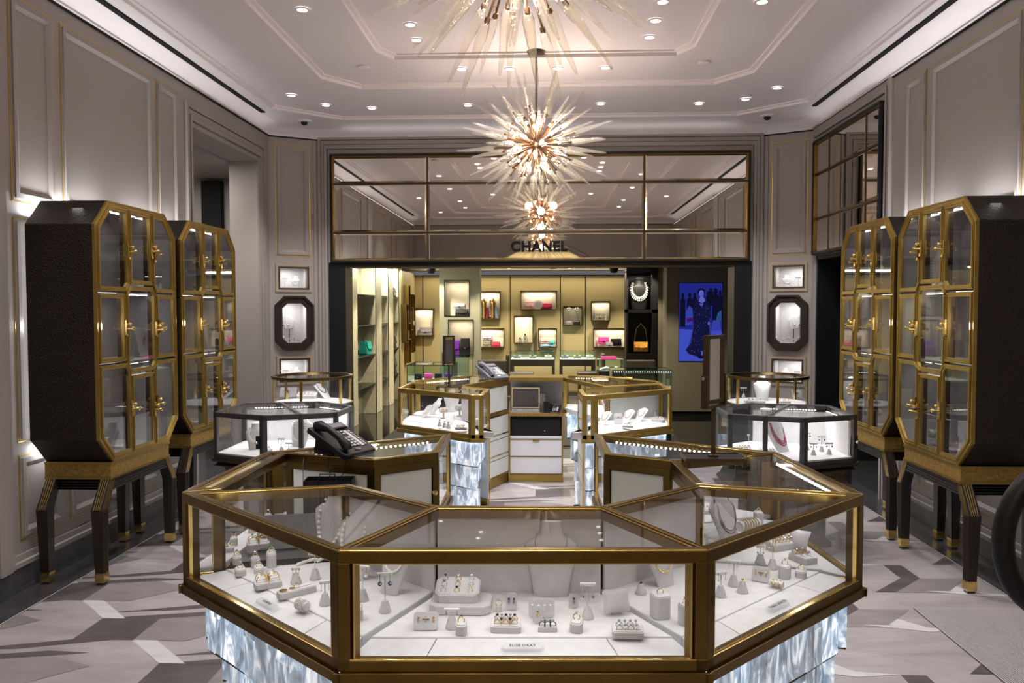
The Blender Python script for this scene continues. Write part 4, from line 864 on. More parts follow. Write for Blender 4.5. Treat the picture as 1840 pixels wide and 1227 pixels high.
# taupe panel with the fashion show screen
a=at(1197,738,Y=12.2); c=at(1311,480,Y=12.2)
b=MB(); b.box(a.x,12.2,0.075,a.x+1.0,12.45,BC); b.box(a.x,12.45,.0,a.x+1.1,12.6,BC); struct(b.build('wall_screen','bpanel')); b=MB(); b.box(a.x+1.0,12.2,0,3.3,12.3,BC); b.box(a.x+.01,12.22,0,3.3,12.4,.075); struct(b.build('trim_%d'%NT[0],'black')); NT[0]+=1
a=at(1220,648.7,Y=12.19); c=at(1298,508.6,Y=12.19); sw,sh=c.x-a.x,c.z-a.z
t=thing('video_screen',((a.x+c.x)/2,12.195,a.z),'tall wall screen glowing blue with a model in a long dark gown','screen')
mx=PM((-sw/2,0,0),(1,0,0),(0,-1,0))@Matrix.Diagonal((sw/78,sh/140,1,1))  # picture laid out 78 wide by 140 tall
b=MB(mx); b.ring([(-1,-1),(79,-1),(79,141),(-1,141)],[(0,0),(78,0),(78,140),(0,140)],-.03,.004); b.build('bezel','black',t)
pics={'bgd':((.016,.022,.24),.8),'flr':((.06,.09,.62),.7),'dk':((.004,.004,.02),1.0),'gown':((.006,.006,.035),1.0),'skin':((.14,.17,.72),.62),'sash':((.05,.07,.5),.62),'rd':((.05,.005,.08),1),'gr':((.02,.06,.2),1),'veil':((.03,.035,.22),1)}
for k,(cc,ss) in pics.items(): M['p_'+k]=emis('picture_'+k,cc,ss)
b=MB(mx); names=list(pics)
def pg(m,pts,lv): b.c=names.index(m); b.add([(x,y,lv) for x,y in pts],[tuple(range(len(pts)))])
def el(m,cx,cy,rx,ry,lv,n=14): pg(m,[(cx+rx*math.cos(2*math.pi*i/n),cy+ry*math.sin(2*math.pi*i/n)) for i in range(n)],lv)
pg('bgd',[(0,0),(78,0),(78,140),(0,140)],.0); pg('flr',[(0,0),(78,0),(78,54),(0,58)],.0005)
for x,y,w,h in((2,62,9,62),(14,68,10,56),(24,80,8,44),(48,78,9,48),(52,100,10,32),(60,70,12,62),(70,72,9,56)):
    pg('dk',[(x,y),(x+w,y),(x+w,y+h*.75),(x+w*.8,y+h*.82),(x+w*.2,y+h*.82),(x,y+h*.75)],.001); el('dk',x+w/2,y+h*.9,w*.32,h*.09,.0011)
pg('sash',[(11,64),(24,66),(26,92),(18,100),(12,88)],.0013); pg('rd',[(14,70),(26,72),(26,78),(14,77)],.0014); pg('gr',[(66,70),(77,72),(77,92),(70,86)],.0014); pg('sash',[(57,54),(77,54),(74,72),(62,74)],.0015)
pg('veil',[(14,14),(30,10),(62,14),(56,70),(27,68)],.002)
pg('gown',[(12,20),(20,12),(34,8),(52,10),(64,26),(58,34),(54,68),(57,92),(52,108),(46,111),(34,111),(27,106),(24,92),(27,68),(22,34)],.0025)
pg('skin',[(35,107),(38,116),(43,116),(48,109),(42,104)],.003); el('dk',40,124,7.2,7.0,.003); el('skin',40,121.5,4.6,6.2,.0035); el('dk',38.3,122.4,.8,.5,.004,8); el('dk',41.8,122.4,.8,.5,.004,8); el('rd',40,118,1.2,.5,.004,8); pg('skin',[(36,103),(40,99),(44,103),(41,104),(40,97.5),(39,104)],.0035); el('skin',54,68,2,3,.0035); el('skin',42,14,1.2,5,.0035); pg('dk',[(34,6),(40,4),(47,6),(46,10),(36,10)],.0036)
rr=random.Random(4)
for k in range(70):
    yy=rr.uniform(14,104); hw=15 if yy>60 else 15+(60-yy)*.35; el('skin' if k%3 else 'sash',40+rr.uniform(-hw,hw)*.85,yy,.55,.55,.003,6)
b.build('picture',['p_'+k for k in names],t)
area('screen_glow',(0,-.03,sh/2),sw,sh,.4,(.15,.2,1),(math.radians(90),0,0),t)
# desks, chairs
def desk(px0,px1,label,Y=14.9):
    a=at(px0,631,Y=Y); c=at(px1,631,Y=Y); w=c.x-a.x; t=thing('desk_vitrine',((a.x+c.x)/2,Y,0),label,'desk'); zt=a.z
    b=MB(); b.cbox((0,.25,zt-.21),(w,.5,.12)); b.build('case_body','brown',t); 
    for sx in(-1,1):
        for yy in(.03,.47): b=MB(); b.cbox((sx*(w/2-.025),yy,(zt-.27)/2),(.05,.05,zt-.27)); b.build('leg','brown',t)
    b=MB(); b.cbox((0,.25,zt-.148),(w-.02,.48,.008)); b.build('lining','suede2',t)
    b=MB(); b.ring([(-w/2,0),(w/2,0),(w/2,.5),(-w/2,.5)],[(-w/2+.006,.006),(w/2-.006,.006),(w/2-.006,.494),(-w/2+.006,.494)],zt-.15,zt-.004); b.prism([(-w/2,0),(w/2,0),(w/2,.5),(-w/2,.5)],zt-.004,zt); b.build('glass_case','gglass',t)
    area('case_light',(0,.25,zt-.01),w*.8,.2,3.2,(.85,.93,1),(0,0,0),t)
    return t,zt,w
for px0,px1,l,l2 in((917,997,'left dark desk with a lit glass top case before the gold back wall',('left','centre','right')),(1006,1070,'right dark desk with a lit glass top case before the gold back wall',('left','centre','right'))):
    t,zt,w=desk(px0,px1,l); sd='left' if px0<1000 else 'right'
    for k in range(3):
        b=MB(); b.cbox((0,0,.03),(.13,.12,.05)); b.cbox((0,-.03,.06),(.05,.02,.03)); tag(b.build('watch_box',('greyl','snake','suede2')[k],None,loc=(t.location.x+(-.3+.3*k)*w/.85,15.1,zt-.146+.0)),'%s small display box inside the %s dark desk case'%(l2[k],sd),'box')
def chair(x,y,rz,label,m='brown'):
    t=thing('upholstered_chair',(x,y,0),label,'chair',None,rz)
    b=MB(); b.cbox((0,0,.43),(.46,.46,.10)); b.build('seat',m,t,bevel=.02)
    b=MB(PM((0,0,0),(1,0,0),(0,-1,0))); b.prism([(-.22,.40),(.22,.40),(.23,.80),(-.23,.80)],-.25,-.19); b.build('backrest',m,t,bevel=.02)
    for sx in(-1,1):
        for sy in(-1,1): b=MB(); b.beam((sx*.20,sy*.20,0),(sx*.19,sy*.19,.39),.035,.035,(1,0,0)); b.build('leg','brown',t)
    return t
chair(-.37,14.35,math.pi/2,'brown chair seen from the side at the left boutique desk'); chair(.86,14.5,-math.pi/2,'brown chair tucked at the right boutique desk'); chair(-.75,12.9,math.pi,'brown chair back showing behind the silver desk phone'); chair(1.55,13.0,math.pi,'brown chair by the black display wall')
# glass tables inside the boutique opening
def gtable(px0,px1,py,Y,zh,dy,label,led=False):
    a=at(px0,py,Y=Y);c=at(px1,py,Y=Y); w=c.x-a.x; zt=a.z; t=thing('glass_counter',((a.x+c.x)/2,Y,0),label,'display counter')
    b=MB(); b.cbox((0,dy/2,(zt-zh)/2),(w,dy,zt-zh)); b.build('base','black',t); b=MB(); b.cbox((0,dy/2,zt-zh+.008),(w-.03,dy-.03,.012)); b.build('lining','lin',t)
    r=[(-w/2,0),(w/2,0),(w/2,dy),(-w/2,dy)]
    b=MB(); b.ring(r,inset(r,.008),zt-zh,zt-.008); b.prism(r,zt-.008,zt); b.build('glass_case','gglass',t)
    b=MB()
    for q in r: b.cbox((q[0]*.995,q[1]*.99+.002,zt-zh/2),(.008,.008,zh))
    b.beam((r[0][0],0,zt),(r[1][0],0,zt),.008,.008); b.beam((r[3][0],dy,zt),(r[2][0],dy,zt),.008,.008); b.build('glass_edge',mat('green_glass_edge_%d'%px0,(.02,.10,.08),.2),t)
    if led:
        b=MB()
        for k in range(int(w/.028)): b.cbox((-w/2+.03+k*.028,.012,zt-.02),(.008,.006,.006))
        b.build('led_strip','led',t)
    area('case_light',(0,dy*.4,zt-.02),w*.8,.05,3 if led else 1.2,(.75,.88,1),(0,0,0),t)
    return t,zt
t,zt=gtable(731,812,656,10.2,.22,.6,'low glass counter with small purple bags just inside the boutique at left')
for k,(m,l) in enumerate((('blackl','small black bag at the left of the low glass counter'),('pink','small magenta bag in the low glass counter'),('blackl','small black bag in the middle of the low glass counter'),('purple','small violet bag at the right of the low glass counter'))): bag(t.location.x-.18+k*.13,10.45,zt-.206,.10,.05,.08,m,l)
gtable(798,842,642,12.3,.35,.7,'tall narrow glass counter beside the sage partition')
t,zt=gtable(1100,1207,665,9.9,.24,.45,'glass counter glowing with blue white led dots at the boutique right',True)
bag(t.location.x-.18,10.12,zt-.222,.18,.08,.12,'gseq','small amber sequin bag in the blue lit glass counter')
t,zt=gtable(1076,1121,646,12.0,.17,.5,'small glass counter with an open book and a pink box on top')
b=MB(); b.cbox((0,0,.015),(.22,.16,.03)); tag(b.build('pink_box','pink',None,loc=(t.location.x-.02,12.25,zt+.001)),'flat pink box on the small glass counter','box')
b=MB()
for s in(-1,1):
    for k in range(5): b.add([(0,-.09,.006),(0,.09,.006),(s*.07*1,.09,.035-.004*k),(s*.07,-.09,.035-.004*k),(s*.15,.09,.012),(s*.15,-.09,.012)],[(0,1,2,3),(3,2,4,5)])
tag(b.build('open_book','bcream',None,loc=(t.location.x+.02,12.2,zt-.155)),'open book lying inside the small glass counter','book')
# boutique ceiling fittings
t=thing('exit_sign',(at(953,478,Y=13).x,13,BC-.14),'red lit sign hanging under the boutique ceiling, cut by the opening','sign'); b=MB(); b.cbox((0,0,.10),(.42,.04,.07)); b.build('housing','exit',t); b=MB(); b.cbox((0,0,.137),(.1,.03,.01)); b.build('bracket','bceil',t)
for px,l in((775,'left'),(1103,'right')):
    x=at(px,490,Y=14.2).x; t=thing('dome_camera',(x,14.2,BC),'dark dome camera under the boutique ceiling, %s of the two'%l,'camera'); b=MB(); b.lathe([(.001,0),(.10,0),(.10,-.03),(.085,-.04),(.001,-.04)],20); b.build('mount_ring','bceil',t,True); b=MB(); b.lathe([(.08,-.04),(.075,-.08),(.045,-.12),(.001,-.13)],18); b.build('dome','black',t,True)
x=at(994,485,Y=13.5).x; b=MB(); b.cbox((0,0,-.03),(.18,.18,.06)); b.cbox((0,0,-.07),(.10,.10,.03)); tag(b.build('projector','greyl',None,loc=(x,13.5,BC)),'small grey ceiling projector in the middle of the boutique','projector')
# ================================================================ JEWELLERY PROPS
def put(o,x,y,z,rz=0): o.location=(x,y,z); o.rotation_euler=(0,0,rz); return o
def block(x,y,z,label,w=.034,h=.045,slant=.012,rz=0,ringm='gem',gap=True,d=None):
    d=d or w; t=thing('ring_block',(x,y,z),label,'ring stand',None,rz); o8=octo(w,d,w*.2)
    b=MB(); b.prism(o8,0,h,None,lambda X,Y:h-slant/2+slant*(Y/d)); b.build('block_body','sued',t)
    b=MB(); b.prism(inset(o8,.003),h*.5,h+.004,None,lambda X,Y:h+.004-slant/2+slant*(Y/d)); b.build('top_pad','suede2',t,bevel=.001)
    ring(x,y,z+h+.001,'ring in the '+label,ringm,rz)
    return t
def ring(x,y,z,label,gm='gem',rz=0,r=.0095,metal='jgold',group=None):
    t=thing('ring',(x,y,z),label,'ring',group,rz)
    b=MB(); b.tube([(r*math.cos(a*math.pi/6),0,r*.45+r*math.sin(a*math.pi/6)) for a in range(12)],.0016,6,True); b.build('band',metal,t,True)
    b=MB(); b.lathe([(.0012,-.003),(.0048,.001),(.0035,.004),(.0005,.0045)],8,(0,0,r*1.45+.002)); b.build('stone',gm,t)
    return t
def tstand(x,y,z,label,h=.09,w=.05,rz=0,m='jgold',gm='pearl',drop=.018,bead=.0035):
    t=thing('earring_stand',(x,y,z),'suede T bar stand '+label,'earring stand',None,rz)
    b=MB(); b.lathe([(.019,0),(.018,.006),(.009,.034),(.006,.036)],8); b.build('cone_base','sued',t)
    b=MB(); b.tube([(0,0,.03),(0,0,h)],.0022,6); b.build('post','silver',t)
    b=MB(); b.cbox((0,0,h),(w,.010,.010)); b.build('crossbar','suede2',t,bevel=.002)
    for s in(-1,1):
        e=thing('earring',(x+s*w*.33*math.cos(rz),y+s*w*.33*math.sin(rz),z+h),'%s earring on T bar stand %s'%('left' if s<0 else 'right',label),'earring',None,rz)
        b=MB(); b.tube([(0,-.006,.002),(0,-.008,-.004),(0,-.008,-drop)],.001,5); b.build('hook',m,e); b=MB(); b.ball((0,-.008,-drop-bead),bead,8); b.build('drop',gm,e,True)
    return t
def cone(x,y,z,label,h=.04,gm='pearl'):
    t=thing('ring_cone',(x,y,z),'short suede cone '+label,'ring stand'); b=MB(); b.lathe([(.019,0),(.018,.005),(.007,h),(.004,h+.002)],10); b.build('cone_body','sued',t); ring(x,y,z+h-.012,'ring around the suede cone '+label,gm); return t
def card(x,y,z,label,w=.06,h=.06,rz=0,tilt=18,n=2,gm='jgold'):
    t=thing('earring_card',(x,y,z),'leaning suede card '+label,'earring card',None,rz); mx=Matrix.Rotation(math.radians(-tilt),4,'X')@PM((0,0,0),(1,0,0),(0,-1,0))
    b=MB(mx); b.prism([(px_,py_+h/2+.001) for px_,py_ in octo(w,h,.006)],0,.004); b.build('card_face','sued',t,bevel=.001)
    b=MB(); b.beam((0,.004,h*.7),(0,.03,0),.018,.003,(0,1,0)); b.build('easel_foot','lin',t)
    R=Matrix.Translation((x,y,z))@Matrix.Rotation(rz,4,'Z')@mx
    for k in range(n):
        p=R@Vector(((k+.5-n/2)*w/(n+.3),h*.68,.006)); e=thing('earring',p,'%s stud on the card %s'%(('left','second','third','far')[k],label),'earring')
        b=MB(); b.ball((0,0,0),.0035,8); b.build('stud',gm,e,True); b=MB(); b.tube([(0,-.002,-.003),(.003,-.003,-.009),(0,-.003,-.015),(-.003,-.003,-.009)],.001,5,True); b.build('drop',gm,e,True)
    return t
def tray(x,y,z,label,w=.09,d=.05,h=.014,rz=0,slots=2,items=4,m='jgold',gm='gem',tilt=0,r=.0085):
    t=thing('display_tray',(x,y,z),label,'tray',None,rz); o8=octo(w,d,min(w,d)*.14); up=lambda X,Y:h+tilt*(Y/d+.5)
    b=MB(); b.prism(o8,0,h,None,up); b.build('tray_body','sued',t)
    b=MB(); b.prism(inset(o8,.004),h*.5,h,None,lambda X,Y:up(X,Y)+.002); b.build('tray_pad','suede2',t)
    b=MB()
    for s in range(slots): Y=d*((s+.5)/slots-.5)*.8; b.box(-w*.4,Y-.0015,up(0,Y)+.0005,w*.4,Y+.0015,up(0,Y)+.0028)
    b.build('slots','lin',t)
    R=Matrix.Translation((x,y,z))@Matrix.Rotation(rz,4,'Z'); per=max(1,items//slots)
    for s in range(slots):
        for k in range(per):
            X=w*.72*((k+.5)/per-.5); Y=d*((s+.5)/slots-.5)*.8; p=R@Vector((X,Y,up(0,Y)+.001)); ring(p.x,p.y,p.z,'ring in the '+label,(gm if (k+s)%2 else 'gem'),rz+math.pi/2*(k%2),r,m,'rings in the '+label)
    return t
def bust(x,y,z,label,s=1.0,rz=0,lean=.12,m='suede2',neck=True,pearls=None,gm='pearl',nl=None,strands=1,drop=1.0,r=.0045,pend=None):
    t=thing('necklace_bust',(x,y,z),label,'bust',None,rz)
    sec=[(0,.052,.020),(.02,.055,.022),(.07,.064,.026),(.12,.078,.030),(.15,.082,.032),(.163,.066,.031),(.172,.046,.030),(.182,.037,.029),(.212,.033,.029),(.222,.034,.030),(.2245,.030,.027)]
    if not neck: sec=sec[:7]+[(.18,.02,.02)]
    n=22; b=MB(); vs=[];fs=[]
    for zz,rx,ry in sec:
        for k in range(n): a=2*math.pi*k/n; vs.append((rx*s*math.cos(a),(ry*math.sin(a)+lean*zz*(.9))*s,zz*s))
    for i in range(len(sec)-1):
        for k in range(n): fs.append((i*n+k,i*n+(k+1)%n,(i+1)*n+(k+1)%n,(i+1)*n+k))
    fs+=[list(range(n))[::-1],list(range((len(sec)-1)*n,len(sec)*n))]; b.add(vs,fs); b.build('bust_form',m,t,True)
    def sy(xx,zz):
        for (z0,a0,b0),(z1,a1,b1) in zip(sec,sec[1:]):
            if z0<=zz<=z1+1e-6: f=(zz-z0)/(z1-z0); rx=a0+(a1-a0)*f; ry=b0+(b1-b0)*f; return -ry*max(0.05,1-(xx/rx)**2)**.5+lean*zz*.9
        return -.03
    if pearls:
        e=thing('necklace',(x,y,z),nl or ('necklace on the '+label),'necklace',None,rz); b=MB(); b2=MB()
        for q in range(strands):
            N=max(20,int(34*(1+.1*q)*(.0045/r)**.8)); bot=.165-.095*drop-.012*q; 
            for k in range(N+1):
                a=math.pi*k/N; xx=.040*math.cos(a)*(1+.75*math.sin(a))*(1+.12*q); zz=.186-(.186-bot)*max(0,math.sin(a))**1.15
                b.ball((xx*s,(sy(xx,zz))*s-r*.7,zz*s),r*(.85+.35*math.sin(a)),7)
            b.build('strand',gm,e,True); b=MB()
        if pend: b=MB(); zz=.165-.095*drop-.012; b.ball((0,sy(0,zz)*s-.006,zz*s),.008,10); b.build('pendant',pend,e,True)
    return t
def cyl(x,y,z,label,L=.09,r=.022,rz=0,n=5,m='jgold',gm=None,h=0,cat='bracelet roll'):
    t=thing('bracelet_roll',(x,y,z),label,cat,None,rz); zc=r+h+ (.004 if h==0 else 0)
    b=MB(Matrix.Translation((-L/2,0,zc))@Matrix.Rotation(math.pi/2,4,'Y')); b.lathe([(r*.93,0),(r,.003),(r,L-.003),(r*.93,L)],18); b.build('roll','suede2',t,True)
    b=MB(); b.box(-L*.3,-r*.6,0,L*.3,r*.6,.006 if h==0 else .008); 
    if h: b.box(-.006,-.006,.005,.006,.006,zc)
    b.build('base','sued',t)
    R=Matrix.Translation((x,y,z))@Matrix.Rotation(rz,4,'Z')
    for k in range(n):
        X=L*.8*((k+.5)/n-.5); e=thing('bracelet',R@Vector((X,0,zc)),'bracelet on the '+label,'bracelet','bracelets around the '+label,rz); b=MB()
        if gm:
            for q in range(16): a=q*math.pi/8; b.ball((0,(r+.003)*math.cos(a),(r+.003)*math.sin(a)),.0036,6)
        else: b.tube([(0,(r+.002)*math.cos(a*math.pi/8),(r+.002)*math.sin(a*math.pi/8)) for a in range(16)],.0018,5,True)
        b.build('band',gm or m,e,True)
    return t
def pillow(x,y,z,label,rz=0):
    t=thing('bracelet_pillow',(x,y,z),label,'pillow',None,rz); mx=Matrix.Translation((0,0,.038))@Matrix.Rotation(math.radians(62),4,'X'); b=MB(mx); N=8; vs=[];fs=[]
    for sd in(1,-1):
        o=len(vs)
        for i in range(N+1):
            for j in range(N+1):
                u,v=i/N*2-1,j/N*2-1; th=(1-u*u)*(1-v*v); th=th**.45; k=1-.10*(1-abs(u*v)); vs.append((u*.042*k,v*.036*k*(1.0),sd*.016*th))
        for i in range(N):
            for j in range(N): a=o+i*(N+1)+j; fs.append((a,a+1,a+N+2,a+N+1))
    b.add(vs,fs); b.build('cushion','sued',t,True)
    b=MB(); b.cbox((0,.004,.004),(.03,.03,.008)); b.build('foot','lin',t)
    return t
Z=ZD+.001
def g(px,py,z=None): p=at(px,py,Z=(Z if z is None else z)); return p.x,p.y,(Z if z is None else z)
# --- front case
block(*g(641,1112),'low ring block at the left end of the front case, by the post',.036,.040,.01,.2)
tstand(*g(652,1078),'tallest at the left end of the front case',.105,.05,-.3,gm='pearl',bead=.006)
tstand(*g(692,1099),'holding two dark pearls at the left of the front case',.115,.045,.2,gm='dpearl',drop=.02,bead=.007)
bust(*g(700,1066),'low leaning suede bust at the back left of the front case',.62,-.4,.5,'sued',False,True,r=.0035,drop=.6)
x,y,_=g(829,1092)
t=thing('riser',(x,y,Z),'low octagonal suede riser under the slanted ring tray','riser'); b=MB(); b.prism(octo(.185,.125,.02),0,.026); b.build('riser_body','sued',t,bevel=.003)
x2,y2,z2=x-.012,y+.012,Z+.0265
t=thing('ring_tray',(x2,y2,z2),'slanted nine ring tray on the octagonal riser in the front case','tray'); b=MB(); o8=octo(.135,.088,.015); b.prism(o8,0,.03,None,lambda X,Y:.036+.030*(Y/.088)); b.build('tray_body','sued',t); b=MB(); b.prism(inset(o8,.006),.02,.03,None,lambda X,Y:.0375+.030*(Y/.088)); b.build('tray_pad','suede2',t)
b=MB()
for q in(-.02,.02): b.box(q-.0008,-.036,.02,q+.0008,.036,.0265); 
b.build('divider','lin',t)
nm=['front','middle','rear']; cm=['left','centre','right']
for r_ in range(3):
    for c_ in range(3):
        X=(c_-1)*.041; Y=(r_-1)*.027; ring(x2+X,y2+Y,z2+.038+.030*(Y/.088),'ring in the %s %s place of the slanted nine ring tray'%(nm[r_],cm[c_]),('gem','dgem','jgold','dpearl','gem','pearl','dgem','gem','pearl')[r_*3+c_],.3*c_,.008,('silver','jgold','silver')[c_])
card(*g(765,1133),'with a gold anchor pin and wing earrings',.070,.050,.05,24,3,'jgold')
tstand(*g(812,1128),'behind the watch block in the front case',.052,.046,0,gm='silver',drop=.006)
block(*g(829,1139),'cream block with a round watch ring in front of the riser',.030,.034,.008,0,'silver')
block(*g(896,1098),'tiny block between the riser and the rounded card',.016,.020,.004)
card(*g(919,1096),'with rounded top and a charm bracelet',.034,.050,0,8,2,'dgem')
tray(*g(909,1132),'octagonal tray of black and gold rings at the middle front',.085,.045,.016,0,2,10,'jgold','dgem',.012)
card(*g(973,1110),'widest at the middle of the front case',.076,.054,0,10,4,'pearl'); card(*g(966,1120),'narrow and tall with gold studs at the middle',.028,.050,0,6,1,'jgold')
tray(*g(984,1133),'small octagonal tray of five dark bands before the bust',.053,.022,.013,0,1,5,'dgem','silver')
bust(*g(990,1068),'largest upright suede bust in the centre of the front case',1.06,0,.10,'sued',True,True,'silver','thin silver chain on the largest upright bust',1,.42,.0016)
tstand(*g(1056,1110),'with a silver star pendant right of the big bust',.10,.046,0,'silver','silver',.03,.006)
card(*g(1031,1092),'with a black bead strand beside the big bust',.028,.042,.1,8,1,'dgem')
block(*g(1036,1134),'cream slanted block right of the centre in the front case',.034,.036,.012,-.2)
pillow(*g(1107,1102),'crumpled grey suede pillow at the right of the front case',.2)
tray(*g(1128,1143),'octagonal slotted tray at the right front corner, near the plate',.086,.040,.016,0,2,8,'silver','gem',.012)
block(*g(1186,1108),'tall double block right of the pillow',.052,.070,.006,.3); block(*g(1231,1120),'tall block against the right post of the front case',.036,.058,.004,.4)
bust(*g(1196,1052),'leaning flat bust at the back right of the front case',.62,.5,.45,'sued',False,True,r=.002,drop=1.0,gm='jgold',nl='fine gold chain on the leaning back right bust')
cone(*g(1152,1066),'with a bronze band behind the double block',.03,'dgem')
# --- front left case
block(*g(426,1013),'block farthest left in the pearl case',.030,.032,.01,.5,'ggem'); block(*g(432,1033),'block with a yellow gold ring near the left glass',.034,.026,.01,.6); block(*g(459,1018),'middle ring block of the left cluster',.030,.034,.008,.5)
block(*g(488,1018),'tall block with a green stone in the pearl case',.032,.056,.012,.4,'ggem'); block(*g(465,1028),'low front block of the left cluster',.032,.022,.010,.4)
tray(*g(464,990),'rear bracelet tray of the pearl case',.080,.042,.03,.5,2,6,'jgold','ggem',.01,.016); tray(*g(481,1054),'front bracelet tray with gold hoops in the pearl case',.085,.045,.016,.55,2,6,'jgold','gem',.006,.017)
x,y,_=g(533,1068); t=tray(x,y,Z,'long octagonal tray with gold medallions in the pearl case',.125,.034,.018,.75,1,1,'jgold','jgold',.004)
for k,l in enumerate(('larger','smaller')): b=MB(); b.lathe([(.001,0),(.013-.004*k,0),(.013-.004*k,.002),(.001,.0025)],18); tag(b.build('medallion','jgold',None,True,(x+(-.045+.03*k)*math.cos(.75),y+(-.045+.03*k)*math.sin(.75),Z+.0225)),'%s round gold medallion on the long octagonal tray'%l,'pendant')
cyl(*g(543,1096),'short suede roll with pearl cuffs by the front glass of the pearl case',.055,.013,-.75,4,gm='pearl')
tstand(*g(532,1048),'beside the hanging pearl strand',.05,.03,.2); tstand(*g(566,1040),'right of the pearl strand in the pearl case',.085,.045,-.2); tstand(*g(584,1086),'closest to the left post in the pearl case',.07,.035,.4)
bust(*g(592,992),'left of the two pearl draped busts in the pearl case',1.0,-.25,.35,'sued',True,True,r=.0075,drop=1.45); bust(*g(630,1020),'right of the two pearl draped busts in the pearl case',.95,-.35,.45,'sued',True,True,r=.0075,drop=1.35)
bust(*g(640,1040),'flat low bust leaning behind the left post',.55,-.6,.5,'sued',False,True,r=.003,drop=.8,gm='pearl')
block(*g(527,945),'rear block with pearl earrings in the pearl case',.034,.03,.004,.3,'pearl'); block(*g(548,968),'small rear block between the busts and the tray',.030,.036,.004,.3)
x,y,_=g(540,1012); t=thing('pearl_strand',(x,y,Z),'loose long strand of large pearls trailing over the cushion','necklace'); b=MB()
for k in range(26): a=k/25; b.ball((.09*a+.01*math.sin(a*5),-.03+.10*a+.025*math.sin(a*6),.0065),.0062,8)
b.build('strand','pearl',t,True)
# --- left strip counter
for (px,py,l) in((-1.10,2.93,'front'),(-1.10,3.08,'second'),(-1.095,3.26,'third'),(-1.09,3.44,'rear')): block(px,py,Z,'%s block in the narrow left strip counter'%l,.028,.03,.006,.4,('gem','dgem','gem','pearl')[('front','second','third','rear').index(l)])
tray(-1.095,3.0,Z,'octagonal tray between front blocks of the narrow left strip counter',.05,.04,.014,.3,1,3)
# --- front right case
bust(*g(1237,985),'smooth white bust nearest the post in the gold ring case',.85,.3,.15,'suede2',True,True,'silver','thin silver collar on the smooth white bust',1,.3,.0015)
bust(*g(1312,972),'dark chain draped bust in the gold ring case',.85,.6,.4,'sued',True,True,'dpearl','dark bead chains on the leaning bust',2,1.2,.002)
cyl(*g(1345,975),'raised suede roll with gold bangles in the gold ring case',.10,.020,.55,6,h=.05); cyl(*g(1437,1004),'suede roll wrapped in gold bands near the right glass',.060,.012,.35,7,h=.012)
tray(*g(1408,985),'long slanted tray of gold rings at the back of the gold ring case',.14,.05,.022,.45,3,18,'jgold','gem',.02)
block(*g(1410,1038),'tall block with a wide gold ring in the gold ring case',.036,.046,.008,-.5); block(*g(1439,1036),'lower block beside the tall gold ring block',.034,.024,.008,-.5)
card(*g(1366,1046),'with square gold earrings in the gold ring case',.058,.050,-.5,22,3,'jgold'); cyl(*g(1395,1056),'small suede roll of rings before the earring card',.045,.010,-.6,3)
cone(*g(1334,1064),'holding a tall gold ring in the gold ring case',.036,'jgold'); tstand(*g(1295,1071),'front left in the gold ring case with a silver drop',.075,.038,.3,'silver','silver'); tstand(*g(1318,1052),'second from the post in the gold ring case',.080,.042,-.4); tstand(*g(1273,1103),'half hidden by the post in the gold ring case',.055,.03,.3)
tstand(*g(1366,1012),'with leaf earrings behind the square earring card',.062,.03,-.2,'jgold','jgold'); tstand(*g(1388,1022),'tallest slim one in the middle of the gold ring case',.110,.03,-.5,'jgold','jgold',.03)
x,y,_=g(1276,985); b=MB(); b.ball((0,0,.018),.018,14); tag(b.build('suede_ball','sued',None,True,(x,y,Z)),'round suede ball with a ring beside the white bust','ring stand')
card(*g(1268,1010),'low one in front of the suede ball',.05,.03,.2,40,3,'gem')
# --- right side counter
tray(1.03,2.97,Z,'tray at the front of the right side counter',.10,.06,.02,-1.2,2,4,'silver','gem'); tray(.93,3.22,Z,'tray in the middle of the right side counter',.10,.06,.02,-1.0,2,4,'silver','gem')
pillow(1.06,3.12,Z,'grey pillow in the right side counter',-.8); block(.99,3.44,Z,'tall block at the rear of the right side counter',.036,.06,.006,0)
for k,(px,py) in enumerate(((.47,3.78),(.64,3.70),(.82,3.66))): tray(px,py,Z,'%s empty grey tray in the rear right counter'%('left','middle','right')[k],.08,.05,.012,.2,1,1)
for k,(px,py) in enumerate(((-.62,3.60),(-.49,3.74))): tray(px,py,Z,'%s slate tray in the rear left counter under the phone'%('left','right')[k],.08,.05,.012,.2,1,1)
# --- far island left case
lf='in the far left island case'
bust(*g(760,750),'leaning flat pearl board at the left '+lf,.55,-.9,.9,'suede2',False,True,r=.003); bust(*g(775,745),'wrapped necklace hand form '+lf,.6,-.8,.8,'suede2',True)
cyl(*g(797,752),'left raised roll with gold cuffs '+lf,.07,.020,.5,4,h=.05); cyl(*g(826,748),'right raised roll with pearl cuffs '+lf,.07,.024,.9,3,gm='pearl',h=.05)
bust(*g(812,740),'tall white bust at the back '+lf,.85,.2,.2,'suede2',True); bust(*g(808,764),'slanted white easel bust in front '+lf,.5,.1,.8,'suede2',False)
for k,(px,py) in enumerate(((790,766),(799,768),(806,770))): tstand(*g(px,py),'number style gold charm, %s of three '%('left','middle','right')[k]+lf if False else '%s of three gold ones '%('left','middle','right')[k]+lf,.05,.014,0,'jgold','jgold')
tray(*g(828,772),'octagonal tray at the front right '+lf,.09,.045,.018,-.2,2,8); block(*g(857,764),'block with a pale blue band behind the narrow glass '+lf,.04,.05,.004)
tray(*g(735,742),'low tray by the far left glass '+lf,.07,.05,.012,.8,1,3)
rt='in the far right island case'
cyl(*g(1098,748),'large raised roll ringed with crystal beads '+rt,.09,.027,.3,5,gm='gem',h=.045)
x,y,_=g(1094,742); t=bust(x,y,Z,'low white bust under the coral beads '+rt,.72,.1,.3,'suede2',True,True,'rgem','bright coral red bead necklace '+rt,3,.5,.004)
